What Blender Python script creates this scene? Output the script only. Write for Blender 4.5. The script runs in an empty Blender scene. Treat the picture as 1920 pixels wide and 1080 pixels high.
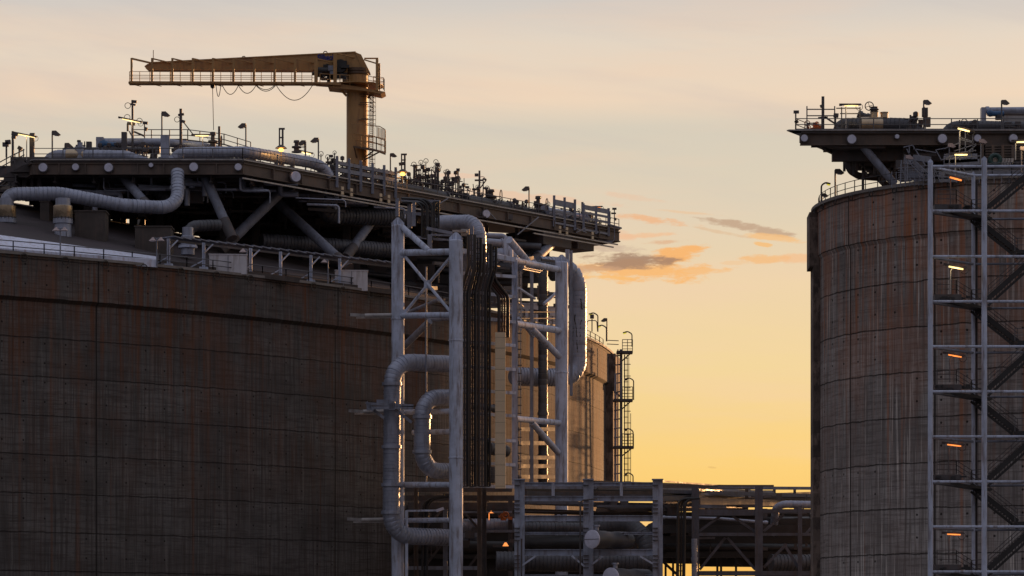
import bpy, math, random
from mathutils import Vector, Matrix
random.seed(7)
R = math.radians
sc = bpy.context.scene
# ------------------------------------------------------------ camera, world, sun, exposure
F = 6000.0; HY = 1222.0; CZ = 2.0           # focal length and horizon in photo pixels, camera height
cam = bpy.data.cameras.new('camera'); camo = bpy.data.objects.new('camera', cam)
sc.collection.objects.link(camo); sc.camera = camo
camo.location = (0, 0, CZ); camo.rotation_euler = (R(90), 0, 0)
cam.sensor_width = 36; cam.lens = 36 * F / 1920; cam.shift_y = (HY - 540) / 1920
cam.clip_end = 20000; cam.clip_start = 1
sc.view_settings.view_transform = 'Standard'; sc.view_settings.look = 'None'
sc.view_settings.exposure = 0; sc.view_settings.gamma = 1
SUN_AZ = 59; SUN_EL = 3.2                   # azimuth from +X towards +Y
sv = Vector((math.cos(R(SUN_AZ)) * math.cos(R(SUN_EL)), math.sin(R(SUN_AZ)) * math.cos(R(SUN_EL)), math.sin(R(SUN_EL))))
sl = bpy.data.lights.new('sun', 'SUN'); sl.energy = 5.0; sl.angle = R(2.5); sl.color = (1, .50, .20)
so = bpy.data.objects.new('sun', sl); sc.collection.objects.link(so)
so.rotation_euler = sv.to_track_quat('Z', 'Y').to_euler()

class G:                                     # tiny node-graph helper
    def __init__(s, nt): s.nt = nt
    def n(s, t, **k):
        d = s.nt.nodes.new(t)
        for a, v in k.items(): setattr(d, a, v)
        return d
    def put(s, sock, v):
        if isinstance(v, bpy.types.NodeSocket): s.nt.links.new(v, sock)
        elif v is not None: sock.default_value = v
    def m(s, op, a, b=None, c=None, clamp=False):
        d = s.n('ShaderNodeMath', operation=op, use_clamp=clamp)
        s.put(d.inputs[0], a); s.put(d.inputs[1], b); s.put(d.inputs[2], c); return d.outputs[0]
    def mix(s, f, a, b, bt='MIX'):
        d = s.n('ShaderNodeMix', data_type='RGBA', blend_type=bt)
        s.put(d.inputs[0], f)
        for i, v in ((6, a), (7, b)): s.put(d.inputs[i], v if isinstance(v, bpy.types.NodeSocket) else (*v, 1))
        return d.outputs[2]
    def ss(s, x, a, b, lo=0., hi=1.):
        d = s.n('ShaderNodeMapRange', interpolation_type='SMOOTHSTEP')
        s.put(d.inputs[0], x)
        for i, v in enumerate((a, b, lo, hi)): s.put(d.inputs[i + 1], v)
        return d.outputs[0]
    def xyz(s, x, y, z=0.):
        d = s.n('ShaderNodeCombineXYZ'); s.put(d.inputs[0], x); s.put(d.inputs[1], y); s.put(d.inputs[2], z); return d.outputs[0]
    def sep(s, v):
        d = s.n('ShaderNodeSeparateXYZ'); s.put(d.inputs[0], v); return d.outputs
    def noise(s, v, scale=1., det=3., rough=.5, dist=0.):
        d = s.n('ShaderNodeTexNoise'); s.put(d.inputs['Vector'], v); d.inputs['Scale'].default_value = scale
        d.inputs['Detail'].default_value = det; d.inputs['Roughness'].default_value = rough; d.inputs['Distortion'].default_value = dist
        return d.outputs[0]
    def ramp(s, f, stops):
        d = s.n('ShaderNodeValToRGB'); s.put(d.inputs[0], f); e = d.color_ramp.elements
        while len(e) < len(stops): e.new(.5)
        for q, (p, c) in zip(e, stops): q.position = p; q.color = (*c, 1)
        return d.outputs[0]

def lin(r, g, b):
    f = lambda c: (c / 255 / 12.92) if c <= 10 else ((c / 255 + .055) / 1.055) ** 2.4
    return (f(r), f(g), f(b))

w = bpy.data.worlds.new('World'); sc.world = w; w.use_nodes = True
nt = w.node_tree; nt.nodes.clear(); g = G(nt)
tc = g.n('ShaderNodeTexCoord'); dx, dy, dz = g.sep(tc.outputs['Generated'])
sky = g.n('ShaderNodeTexSky', sky_type='NISHITA', sun_disc=False); sky.sun_elevation = R(SUN_EL); sky.sun_rotation = R(90 - SUN_AZ)
hl = g.m('SQRT', g.m('ADD', g.m('MULTIPLY', dx, dx), g.m('MULTIPLY', dy, dy)))
el = g.m('DIVIDE', dz, hl)                   # tangent of the elevation
az = g.m('ARCTAN2', dx, dy)                  # azimuth from +Y
front = g.ramp(g.m('MULTIPLY', el, 1 / .3), [(0., lin(250, 178, 78)), (.10, lin(252, 196, 96)), (.20, lin(252, 210, 126)), (.295, lin(244, 215, 157)), (.384, lin(240, 213, 172)), (.46, lin(224, 209, 184)), (.545, lin(216, 206, 188)), (.575, lin(239, 215, 189)), (.635, lin(229, 214, 196)), (.69, lin(206, 201, 197)), (1., lin(172, 174, 186))])
back = g.ramp(g.m('MULTIPLY', el, 1 / 2.0), [(0., (.135, .13, .155)), (.15, (.19, .188, .235)), (.4, (.28, .295, .37)), (1., (.40, .43, .52))])
cosd = g.m('DIVIDE', g.m('ADD', g.m('MULTIPLY', dx, sv.x), g.m('MULTIPLY', dy, sv.y)), hl)
near = g.m('MULTIPLY', g.ss(cosd, .0, .62), g.ss(el, .9, .25))
base = g.mix(near, back, front)
# soft high haze streaks and sunset clouds, set at fixed bearings
nz = g.noise(g.xyz(g.m('MULTIPLY', az, 9.), g.m('MULTIPLY', el, 70.)), 1., 4., .55)
base = g.mix(g.m('MULTIPLY', g.ss(nz, .42, .72), .30), base, lin(244, 208, 178))
nz2 = g.noise(g.xyz(g.m('MULTIPLY', az, 5.), g.m('ADD', g.m('MULTIPLY', el, 38.), g.m('MULTIPLY', az, 6.)), 5.), 1., 5., .6, .3)
base = g.mix(g.m('MULTIPLY', g.ss(nz2, .45, .68), g.ss(el, .12, .17, .04, .28)), base, lin(190, 184, 186))
wx = g.noise(g.xyz(g.m('MULTIPLY', az, 60.), g.m('MULTIPLY', el, 220.)), 1., 5., .6)
wy = g.noise(g.xyz(g.m('MULTIPLY', az, 130.), g.m('MULTIPLY', el, 420.), 4.), 1., 5., .65)
def blob(px, py, rx, ry, slope=0., k=1.1):
    u = g.m('SUBTRACT', az, (px - 960) / F); v = g.m('SUBTRACT', el, (HY - py) / F)
    v = g.m('SUBTRACT', v, g.m('MULTIPLY', u, -slope))
    q = g.m('ADD', g.m('POWER', g.m('ABSOLUTE', g.m('DIVIDE', u, rx / F)), 2.), g.m('POWER', g.m('ABSOLUTE', g.m('DIVIDE', v, ry / F)), 2.))
    q = g.m('ADD', q, g.m('MULTIPLY', g.m('SUBTRACT', g.m('ADD', wx, wy), 1.), -k * 3.2))
    return g.ss(q, 1.15, .15), g.m('DIVIDE', v, ry / F)
def cloud(b, px, py, rx, ry, slope, col, a, k=1.1):
    msk, _ = blob(px, py, rx, ry, slope, k)
    return g.mix(g.m('MULTIPLY', msk, a), b, lin(*col))
orange = (250, 185, 112)
for c in [(1205, 508, 150, 22, .02, orange, .9), (1270, 478, 60, 16, -.15, (250, 180, 105), .9), (1225, 414, 85, 8, .13, (240, 185, 140), .9), (1400, 428, 100, 9, .19, (196, 165, 138), .9), (1455, 449, 60, 7, .12, (246, 192, 130), .8),
          (1200, 443, 60, 6, -.05, (243, 190, 145), .7), (1435, 487, 42, 10, 0., (246, 188, 125), .8), (1495, 486, 40, 12, 0., (244, 190, 140), .7), (1432, 461, 18, 5, .2, (248, 188, 115), .8), (1330, 510, 50, 6, 0., (244, 195, 140), .6),
          (1010, 372, 150, 10, .1, (238, 192, 160), .55), (1140, 440, 70, 10, .1, (240, 192, 155), .6), (1335, 877, 8, 2, .1, (225, 180, 110), .5), (860, 330, 60, 5, .03, (240, 195, 165), .5), (1180, 370, 60, 6, .12, (235, 196, 165), .5)]:
    base = cloud(base, *c)
base = cloud(base, 1180, 490, 95, 15, .03, (165, 130, 108), .9)
base = cloud(base, 1150, 464, 70, 9, .03, (196, 168, 150), .6)
for c in [(1100, 505, 60, 8, .02, (205, 160, 125), .7), (1240, 455, 50, 5, -.05, (225, 175, 135), .7), (1345, 436, 60, 4, .2, (225, 188, 150), .6), (1290, 400, 70, 3, .1, (236, 196, 155), .6), (1120, 520, 90, 6, .02, (250, 190, 115), .8), (1380, 495, 40, 4, 0., (242, 196, 145), .5)]:
    base = cloud(base, *c)
dots = g.m('ADD', g.m('ADD', g.m('MULTIPLY', dx, sv.x), g.m('MULTIPLY', dy, sv.y)), g.m('MULTIPLY', dz, sv.z))
lobe = g.m('POWER', g.m('MAXIMUM', dots, 0.), 75.)                     # bright sky round the setting sun, outside the frame
lb = g.n('ShaderNodeVectorMath', operation='SCALE'); lb.inputs[0].default_value = (9., 4.6, 1.6); g.put(lb.inputs['Scale'], lobe)
base = g.mix(1., base, lb.outputs[0], 'ADD')
base = g.mix(g.ss(el, .0, -.02), base, (.05, .045, .04))
bg = g.n('ShaderNodeBackground'); g.put(bg.inputs[0], base); bg.inputs[1].default_value = .97
bg2 = g.n('ShaderNodeBackground'); g.put(bg2.inputs[0], sky.outputs[0]); bg2.inputs[1].default_value = .004
ad = g.n('ShaderNodeAddShader'); nt.links.new(bg.outputs[0], ad.inputs[0]); nt.links.new(bg2.outputs[0], ad.inputs[1])
wo = g.n('ShaderNodeOutputWorld'); nt.links.new(ad.outputs[0], wo.inputs[0])

# ------------------------------------------------------------ pixel -> point helpers
def P(px, py, D): return Vector(((px - 960) / F * D, D, (HY - py) / F * D + CZ))
def plane(a, b):
    (ax, ay), (bx, by) = a, b
    def dep(px):
        k = (px - 960) / F; ex, ey = bx - ax, by - ay
        t = (ax - k * ay) / (k * ey - ex); return ay + t * ey
    return dep

# ------------------------------------------------------------ materials
MATS = {}
def mat(name, col, rough=.6, metal=0., var=.25, scale=.8, bump=.0, dirt=None, dirt_amt=.0, streak=0., emit=None, es=0., spec=None):
    m = bpy.data.materials.new(name); m.use_nodes = True; nt = m.node_tree; b = nt.nodes['Principled BSDF']; g = G(nt)
    t = g.n('ShaderNodeTexCoord').outputs['Object']
    if emit:
        b.inputs['Base Color'].default_value = (*col, 1); b.inputs['Emission Color'].default_value = (*emit, 1); b.inputs['Emission Strength'].default_value = es
        MATS[name] = m; return m
    n1 = g.noise(t, scale, 4., .6)
    c = g.mix(g.ss(n1, .3, .7), tuple(x * (1 - var) for x in col), tuple(min(1, x * (1 + var)) for x in col))
    if dirt:
        x, y, z = g.sep(t)
        n2 = g.noise(g.xyz(g.m('MULTIPLY', x, 2.5), g.m('MULTIPLY', y, 2.5), g.m('MULTIPLY', z, .35 if streak else 2.)), 1., 5., .65)
        c = g.mix(g.m('MULTIPLY', g.ss(n2, .48, .68), dirt_amt), c, dirt)
    g.put(b.inputs['Base Color'], c)
    g.put(b.inputs['Roughness'], g.ss(n1, .2, .8, max(0, rough - .12), min(1, rough + .12)))
    b.inputs['Metallic'].default_value = metal
    if spec is not None: b.inputs['Specular IOR Level'].default_value = spec
    if bump:
        bp = g.n('ShaderNodeBump'); bp.inputs['Strength'].default_value = bump; bp.inputs['Distance'].default_value = .05
        g.put(bp.inputs['Height'], g.noise(t, scale * 8, 4.)); nt.links.new(bp.outputs[0], b.inputs['Normal'])
    MATS[name] = m; return m
RUST = (.13, .05, .025)
mat('painted_steel', (.45, .51, .65), .72, 0, .16, .6, .2, (.15, .11, .095), .7, 1)
mat('grey_steel', (.18, .20, .26), .55, 0, .2, .8, .1, (.09, .07, .06), .5, 1)
mat('dark_steel', (.075, .070, .075), .65, 0, .3, .8, 0, RUST, .35, 1)
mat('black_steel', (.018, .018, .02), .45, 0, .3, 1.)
mat('beam_steel', (.10, .078, .066), .7, 0, .35, .5, .1, (.16, .10, .07), .6, 1)
mat('rail_steel', (.10, .10, .11), .6, .0, .2, 1.)
mat('galv_light', (.34, .33, .33), .5, .2, .2, 1., 0, RUST, .4, 1)
mat('rim_grey', (.20, .185, .175), .8, 0, .2, 1.)
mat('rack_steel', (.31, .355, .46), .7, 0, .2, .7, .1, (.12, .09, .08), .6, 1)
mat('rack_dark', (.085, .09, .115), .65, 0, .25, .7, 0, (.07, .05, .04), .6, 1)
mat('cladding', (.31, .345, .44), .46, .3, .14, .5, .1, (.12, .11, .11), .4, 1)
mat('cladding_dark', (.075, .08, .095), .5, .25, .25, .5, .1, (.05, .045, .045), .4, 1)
mat('cladding_gold', (.42, .34, .24), .32, .7, .3, .7)
mat('crane_paint', (.37, .21, .075), .5, 0, .12, .35, .1, (.20, .10, .045), .6, 1)
mat('crane_dark', (.10, .06, .035), .6, 0, .2, .6)
mat('blue_paint', (.03, .10, .22), .4)
mat('letter_blue', (.01, .02, .18), .4)
mat('white_box', (.55, .55, .60), .6, 0, .1, .5, 0, (.25, .22, .2), .5, 1)
mat('apron', (.62, .68, .85), .5, 0, .08, .2, 0, (.25, .11, .06), .5, 1)
mat('concrete_box', (.07, .06, .055), .85, 0, .3, .5, .2, (.11, .08, .07), .5, 1)
mat('dome', (.045, .036, .042), .85, 0, .3, .25, .3, (.06, .045, .045), .7)
mat('ground', (.10, .09, .08), .95, 0, .3, .05)
mat('casing', (.52, .43, .30), .5, .0, .15, 1.)
mat('cable_red', (.05, .022, .018), .5)
mat('lamp_shell', (.10, .085, .08), .5)
mat('lamp_pink', (.36, .29, .29), .5)
mat('orange_paint', (.45, .13, .03), .5)
mat('green_box', (.008, .045, .045), .5)
mat('lit_yellow', (.9, .8, .5), emit=(1, .74, .30), es=1.5)
mat('lit_orange', (.9, .4, .1), emit=(1, .30, .07), es=1.1)
mat('lit_sodium', (.9, .5, .1), emit=(1, .46, .08), es=4.)
mat('lit_green', (.8, .8, .1), emit=(.85, .72, .06), es=.7)
mat('disc_white', (.56, .58, .72), .5, 0, .08, 1.5, .0, (.3, .28, .3), .3)

def concrete(name, lift0, u0, uw, dark=1., rustamt=1., pale=.6, longs=.7, ledge_shade=.5, fu=1.):
    m = bpy.data.materials.new(name); m.use_nodes = True; nt = m.node_tree; b = nt.nodes['Principled BSDF']; g = G(nt)
    u, v, _ = g.sep(g.n('ShaderNodeUVMap').outputs[0])
    vl = g.m('DIVIDE', g.m('SUBTRACT', lift0, v), 4.)
    wob = g.m('MULTIPLY', g.m('SUBTRACT', g.noise(g.xyz(u, v), .5, 4., .7), .5), .10)
    vlw = g.m('ADD', vl, wob)
    row = g.m('FLOOR', vl); fr = g.m('FRACT', vlw)
    wn = g.n('ShaderNodeTexWhiteNoise', noise_dimensions='2D')
    g.put(wn.inputs['Vector'], g.xyz(g.m('FLOOR', g.m('DIVIDE', g.m('ADD', u, g.m('MULTIPLY', row, 3.7)), 6.1)), row))
    wr = g.n('ShaderNodeTexWhiteNoise', noise_dimensions='1D'); g.put(wr.inputs['W'], row)
    col = g.mix(wn.outputs[0], (.135 * dark, .130 * dark, .128 * dark), (.195 * dark, .188 * dark, .182 * dark))
    col = g.mix(g.m('MULTIPLY', wr.outputs[0], .6), col, (.225 * dark, .218 * dark, .215 * dark))
    wc = g.n('ShaderNodeTexWhiteNoise', noise_dimensions='1D'); g.put(wc.inputs['W'], g.m('FLOOR', g.m('MULTIPLY', vlw, 8.)))
    col = g.mix(g.m('MULTIPLY', wc.outputs[0], .35), col, (.09 * dark, .085 * dark, .082 * dark))
    big = g.noise(g.xyz(g.m('MULTIPLY', u, .10), g.m('MULTIPLY', v, .22)), 1., 5., .6)
    col = g.mix(g.ss(big, .3, .7), g.mix(.75, col, (.075 * dark, .07 * dark, .068 * dark)), col)
    brd = g.noise(g.xyz(g.m('MULTIPLY', u, .25), g.m('MULTIPLY', v, 3.2)), 1., 5., .75)
    col = g.mix(g.m('MULTIPLY', g.ss(brd, .46, .64), .7), col, (.055 * dark, .05 * dark, .048 * dark))
    fv = g.noise(g.xyz(g.m('MULTIPLY', u, 3.5), g.m('MULTIPLY', v, .10)), 1., 5., .7)
    col = g.mix(g.m('MULTIPLY', g.ss(fv, .42, .62), .72), col, (.06 * dark, .053 * dark, .05 * dark))
    lv = g.noise(g.xyz(g.m('MULTIPLY', u, 2.1 * fu), g.m('MULTIPLY', v, .07), 7.), 1., 5., .7)
    col = g.mix(g.m('MULTIPLY', g.ss(lv, .54, .68), pale), col, (.40 * dark, .375 * dark, .35 * dark))
    top = g.ss(v, lift0 - 26, lift0 + 3, .10, 1.)
    r1 = g.noise(g.xyz(g.m('MULTIPLY', u, 1.1 * fu), g.m('MULTIPLY', v, .035), 3.), 1., 6., .72)
    r2 = g.noise(g.xyz(g.m('MULTIPLY', u, .28), g.m('MULTIPLY', v, .12), 9.), 1., 4., .6)
    patch = g.noise(g.xyz(g.m('MULTIPLY', u, .13), g.m('MULTIPLY', v, .09), 21.), 1., 3., .5)
    rust = g.m('MULTIPLY', g.m('MULTIPLY', g.ss(r1, .47, .64), top), g.ss(patch, .36, .55, .25, 1.))
    rust2 = g.m('MULTIPLY', g.ss(r2, .42, .65), g.m('MULTIPLY', top, .55))
    col = g.mix(g.m('MULTIPLY', g.m('MAXIMUM', rust, rust2), .88 * rustamt, clamp=True), col, (.165 * dark, .060 * dark, .024 * dark))
    r3 = g.noise(g.xyz(g.m('MULTIPLY', u, .9), g.m('MULTIPLY', v, .008), 13.), 1., 3., .5)
    col = g.mix(g.m('MULTIPLY', g.ss(r3, .60, .68), longs), col, (.19 * dark, .07 * dark, .026 * dark))
    # pour joints, shutter joints and tie holes
    seam = g.m('MAXIMUM', g.ss(fr, .045, .0), g.ss(fr, .985, 1.))
    seam = g.m('MULTIPLY', seam, g.ss(brd, .15, .5, .45, 1.))
    seam = g.m('MAXIMUM', seam, g.m('MULTIPLY', g.m('MULTIPLY', g.ss(v, lift0 - .42, lift0 - .3), g.ss(v, lift0 + .05, lift0)), ledge_shade))  # plus a dark band painted in to deepen the shade under the overhang
    h3 = g.m('FRACT', g.m('MULTIPLY', vlw, 4.))
    thin = g.m('MULTIPLY', g.ss(h3, .06, .02), .35)
    uu = g.m('DIVIDE', g.m('SUBTRACT', u, u0), uw)
    f1 = g.m('ABSOLUTE', g.m('SUBTRACT', g.m('FRACT', g.m('ADD', uu, .5)), .5))
    vseam = g.ss(f1, .12 / uw, .05 / uw)
    f2 = g.m('FRACT', g.m('ADD', g.m('DIVIDE', g.m('SUBTRACT', u, u0), 2.45), .02))
    vthin = g.m('MULTIPLY', g.ss(f2, .05, .02), g.m('MULTIPLY', g.ss(big, .35, .6), .4))
    a = g.m('FRACT', g.m('DIVIDE', g.m('SUBTRACT', u, u0), 2.45)); c2 = g.m('FRACT', g.m('MULTIPLY', vl, 2.))
    hole = g.m('SQRT', g.m('ADD', g.m('POWER', g.m('MULTIPLY', g.m('SUBTRACT', a, .5), 2.45), 2.), g.m('POWER', g.m('MULTIPLY', g.m('SUBTRACT', c2, .3), 2.), 2.)))
    holes = g.m('MULTIPLY', g.ss(hole, .13, .08), g.ss(wn.outputs[0], .3, .5))
    k = g.m('MAXIMUM', g.m('MAXIMUM', seam, thin), g.m('MAXIMUM', g.m('MAXIMUM', vseam, vthin), holes))
    col = g.mix(g.m('MULTIPLY', k, .88), col, (.016, .013, .012))
    g.put(b.inputs['Base Color'], col); b.inputs['Roughness'].default_value = .88; b.inputs['Specular IOR Level'].default_value = .25
    bp = g.n('ShaderNodeBump'); bp.inputs['Strength'].default_value = .5; bp.inputs['Distance'].default_value = .06
    g.put(bp.inputs['Height'], g.m('SUBTRACT', g.m('MULTIPLY', g.m('ADD', brd, fv), .5), g.m('MULTIPLY', k, 1.2))); nt.links.new(bp.outputs[0], b.inputs['Normal'])
    MATS[name] = m

def perforated():                            # woven cream mesh casing round the riser
    m = bpy.data.materials.new('woven_mesh'); m.use_nodes = True; nt = m.node_tree; b = nt.nodes['Principled BSDF']; g = G(nt)
    x, y, z = g.sep(g.n('ShaderNodeTexCoord').outputs['Object'])
    a = g.m('SINE', g.m('MULTIPLY', g.m('ADD', x, z), 26.)); c = g.m('SINE', g.m('MULTIPLY', g.m('SUBTRACT', x, z), 26.))
    p = g.ss(g.m('MULTIPLY', a, c), -.3, .3); band = g.ss(g.m('FRACT', g.m('DIVIDE', z, 1.15)), .06, .03)
    col = g.mix(p, (.34, .25, .15), (.92, .76, .53)); col = g.mix(g.m('MULTIPLY', band, .7), col, (.1, .08, .05))
    g.put(b.inputs['Base Color'], col); b.inputs['Roughness'].default_value = .6; MATS['woven_mesh'] = m
perforated()

# ------------------------------------------------------------ mesh builder
class MB:
    def __init__(s): s.v = []; s.f = []; s.uv = None
    def add(s, vs, fs):
        o = len(s.v); s.v += [tuple(v) for v in vs]; s.f += [tuple(i + o for i in f) for f in fs]; return s
    def box(s, c, d, rz=0., M=None):
        hx, hy, hz = d[0] / 2, d[1] / 2, d[2] / 2; M = M or Matrix.Rotation(rz, 3, 'Z'); c = Vector(c)
        vs = [c + M @ Vector((x * hx, y * hy, z * hz)) for x in (-1, 1) for y in (-1, 1) for z in (-1, 1)]
        return s.add(vs, [(0, 1, 3, 2), (4, 6, 7, 5), (0, 4, 5, 1), (2, 3, 7, 6), (0, 2, 6, 4), (1, 5, 7, 3)])
    def beam(s, p, q, w, h=None):            # w across, h in the vertical-ish direction
        p, q = Vector(p), Vector(q); h = h or w; d = q - p; L = d.length
        if L < 1e-5: return s
        d.normalize(); up = Vector((0, 0, 1)) if abs(d.z) < .95 else Vector((0, 1, 0))
        sd = d.cross(up).normalized(); up = sd.cross(d)
        M = Matrix((d, sd, up)).transposed(); return s.box((p + q) / 2, (L, w, h), M=M)
    def ibeam(s, p, q, w, h, t=.06):         # H section: two flanges and a web
        p, q = Vector(p), Vector(q); d = (q - p).normalized(); up = Vector((0, 0, 1)) if abs(d.z) < .95 else Vector((1, 0, 0))
        sd = d.cross(up).normalized(); up = sd.cross(d)
        M = Matrix((d, sd, up)).transposed(); c = (p + q) / 2; L = (q - p).length
        s.box(c + up * (h - t) / 2, (L, w, t), M=M); s.box(c - up * (h - t) / 2, (L, w, t), M=M); return s.box(c, (L, t, h - 2 * t), M=M)
    def sweep(s, pts, rad, n=12, cap=True):
        pts = [Vector(p) for p in pts]; N = len(pts)
        if not hasattr(rad, '__len__'): rad = [rad] * N
        t0 = (pts[1] - pts[0]).normalized(); a = Vector((0, 0, 1)) if abs(t0.z) < .9 else Vector((1, 0, 0))
        u = t0.cross(a).normalized(); o = len(s.v); prev = t0
        for i, p in enumerate(pts):
            if i == 0: t = t0
            elif i == N - 1: t = pts[i] - pts[i - 1]
            else: t = pts[i + 1] - pts[i - 1]
            t = t.normalized() if t.length > 1e-9 else prev
            ax = prev.cross(t)
            if ax.length > 1e-7: u = Matrix.Rotation(prev.angle(t), 3, ax.normalized()) @ u
            u = (u - t * u.dot(t)).normalized(); v = t.cross(u); prev = t
            for k in range(n):
                an = 2 * math.pi * k / n; s.v.append(tuple(p + (u * math.cos(an) + v * math.sin(an)) * rad[i]))
        for i in range(N - 1):
            for k in range(n):
                k2 = (k + 1) % n; s.f.append((o + i * n + k, o + i * n + k2, o + (i + 1) * n + k2, o + (i + 1) * n + k))
        if cap: s.f.append(tuple(o + k for k in reversed(range(n)))); s.f.append(tuple(o + (N - 1) * n + k for k in range(n)))
        return s
    def tube(s, p, q, r, n=8): return s.sweep([p, q], r, n)
    def lathe(s, c, prof, n=24, axis=(0, 0, 1)):   # prof: (radius, along)
        ax = Vector(axis).normalized(); c = Vector(c)
        return s.sweep([c + ax * (z + i * 1e-4) for i, (r, z) in enumerate(prof)], [max(r, .001) for r, z in prof], n)
    def ring(s, c, r, t, axis=(0, 1, 0), n=20, m=4):
        ax = Vector(axis).normalized(); a = Vector((0, 0, 1)) if abs(ax.z) < .9 else Vector((1, 0, 0)); u = ax.cross(a).normalized(); v = ax.cross(u); c = Vector(c)
        return s.sweep([c + (u * math.cos(i / n * 6.2832) + v * math.sin(i / n * 6.2832)) * r for i in range(n + 1)], t, m)
    def poly(s, pts, d):                     # flat outline given depth d (a vector)
        pts = [Vector(p) for p in pts]; n = len(pts); d = Vector(d)
        vs = pts + [p + d for p in pts]
        return s.add(vs, [tuple(range(n)), tuple(range(2 * n - 1, n - 1, -1))] + [(i, i + n, (i + 1) % n + n, (i + 1) % n) for i in range(n)])

def fillet(pts, r, k=8):
    pts = [Vector(p) for p in pts]
    if len(pts) < 3: return pts
    if not hasattr(r, '__len__'): r = [r] * (len(pts) - 2)
    out = [pts[0]]
    for i in range(1, len(pts) - 1):
        a, b, c = pts[i - 1], pts[i], pts[i + 1]; d1 = (a - b); d2 = (c - b); l1, l2 = d1.length, d2.length; d1.normalize(); d2.normalize()
        an = d1.angle(d2); tl = min(r[i - 1] / max(math.tan(an / 2), .05), l1 * .49, l2 * .49)
        p0, p1 = b + d1 * tl, b + d2 * tl; rr = tl * math.tan(an / 2)
        bis = (d1 + d2)
        if bis.length < 1e-4: out.append(b); continue
        ce = b + bis.normalized() * (rr / math.sin(an / 2)); v0, v1 = p0 - ce, p1 - ce; full = v0.angle(v1); ax = v0.cross(v1).normalized()
        for j in range(k + 1): out.append(ce + Matrix.Rotation(full * j / k, 3, ax) @ v0)
    out.append(pts[-1]); return out
def resample(pts, st):
    out = [pts[0].copy()]; acc = 0.
    L = sum((b - a).length for a, b in zip(pts, pts[1:])); n = max(2, int(L / st)); st = L / n; need = st
    for a, b in zip(pts, pts[1:]):
        d = (b - a).length
        if d < 1e-9: continue
        while acc + d >= need - 1e-7 and len(out) <= n:
            out.append(a + (b - a) * ((need - acc) / d)); need += st
        acc += d
    return out
def clad(pts, r, bend=1.5, seg=.42, n=20, lip=.025, mb=None):   # lagged pipe: every sheet laps over the next
    pt = resample(fillet(pts, bend, 10), seg); P2 = []; rr = []
    rs = random.Random(int(abs(pt[0].x) * 100))
    for a, b in zip(pt, pt[1:]):
        k = 1 + rs.uniform(-.02, .02)
        P2 += [a + (b - a) * .02, a + (b - a) * .86]; rr += [r * (1 + lip) * k, r * (1 - lip * .3) * k]
        gv = rs.choice((1.2, 1.8, 2.6)); P2 += [a + (b - a) * .90, a + (b - a) * .97]; rr += [r * (1 - lip * gv)] * 2
    return (mb or MB()).sweep(P2, rr, n)
def band(mb, p, axis, r, wd=.35): mb.lathe(p, [(r * .8, -wd / 2), (r, -wd / 2), (r, wd / 2), (r * .8, wd / 2)], 20, axis)

LOC = {}
def tag(o, label, cat, group=None, kind=None):
    if label: o['label'] = label
    if cat: o['category'] = cat
    if group: o['group'] = group
    if kind: o['kind'] = kind
def thing(name, label, cat, loc, group=None):
    o = bpy.data.objects.new(name, None); sc.collection.objects.link(o); o.location = loc; o.empty_display_size = .3
    LOC[o.name] = Vector(loc); tag(o, label, cat, group); return o
def part(name, mb, m, parent=None, label=None, loc=None, smooth=True):
    L = LOC[parent.name] if parent else Vector(loc if loc is not None else (0, 0, 0))
    me = bpy.data.meshes.new(name); me.from_pydata([(x - L.x, y - L.y, z - L.z) for x, y, z in mb.v], [], mb.f)
    me.materials.append(MATS[m])
    if mb.uv:
        ul = me.uv_layers.new(name='UVMap')
        for lp in me.loops: ul.data[lp.index].uv = mb.uv[lp.vertex_index]
    if smooth:
        me.shade_smooth(); me.set_sharp_from_angle(angle=R(38))
    o = bpy.data.objects.new(name, me); sc.collection.objects.link(o)
    if parent:
        o.parent = parent
    else: o.location = L
    LOC[o.name] = L
    if label: o['label'] = label
    return o
def solo(name, mb, m, label, cat, loc, group=None): o = part(name, mb, m, None, None, loc); tag(o, label, cat, group); return o
def psplit(name, mb, m, parent, grp=1):      # every separate piece becomes a part of its own
    n = len(mb.v); pa = list(range(n))
    def find(i):
        while pa[i] != i: pa[i] = pa[pa[i]]; i = pa[i]
        return i
    for f in mb.f:
        a = find(f[0])
        for i in f[1:]:
            b = find(i)
            if a != b: pa[b] = a
    comp = {}
    for i in range(n): comp.setdefault(find(i), []).append(i)
    keys = sorted(comp, key=lambda k: comp[k][0]); idx = {}
    for j in range(0, len(keys), grp):
        q = MB(); idx = {}
        for k in keys[j:j + grp]:
            for i in comp[k]: idx[i] = len(q.v); q.v.append(mb.v[i])
        q.f = [tuple(idx[i] for i in f) for f in mb.f if f[0] in idx]
        part(name, q, m, parent)
def rail(mb, pts, h=1.15, nr=3, sp=1.8, r=.035, toe=True):
    pts = [Vector(p) for p in pts]
    for a, b in zip(pts, pts[1:]):
        for i in range(nr):
            z = Vector((0, 0, h * (i + 1) / nr)); mb.sweep([a + z, b + z], r, 4)
        n = max(1, round((b - a).length / sp))
        for j in range(n + 1):
            p = a + (b - a) * j / n; mb.beam(p, p + Vector((0, 0, h)), r * 2.2)
        if toe: mb.beam(a + Vector((0, 0, .08)), b + Vector((0, 0, .08)), .03, .16)
    return mb
def V(x, y, z): return Vector((x, y, z))
UP = V(0, 0, 1)
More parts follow.
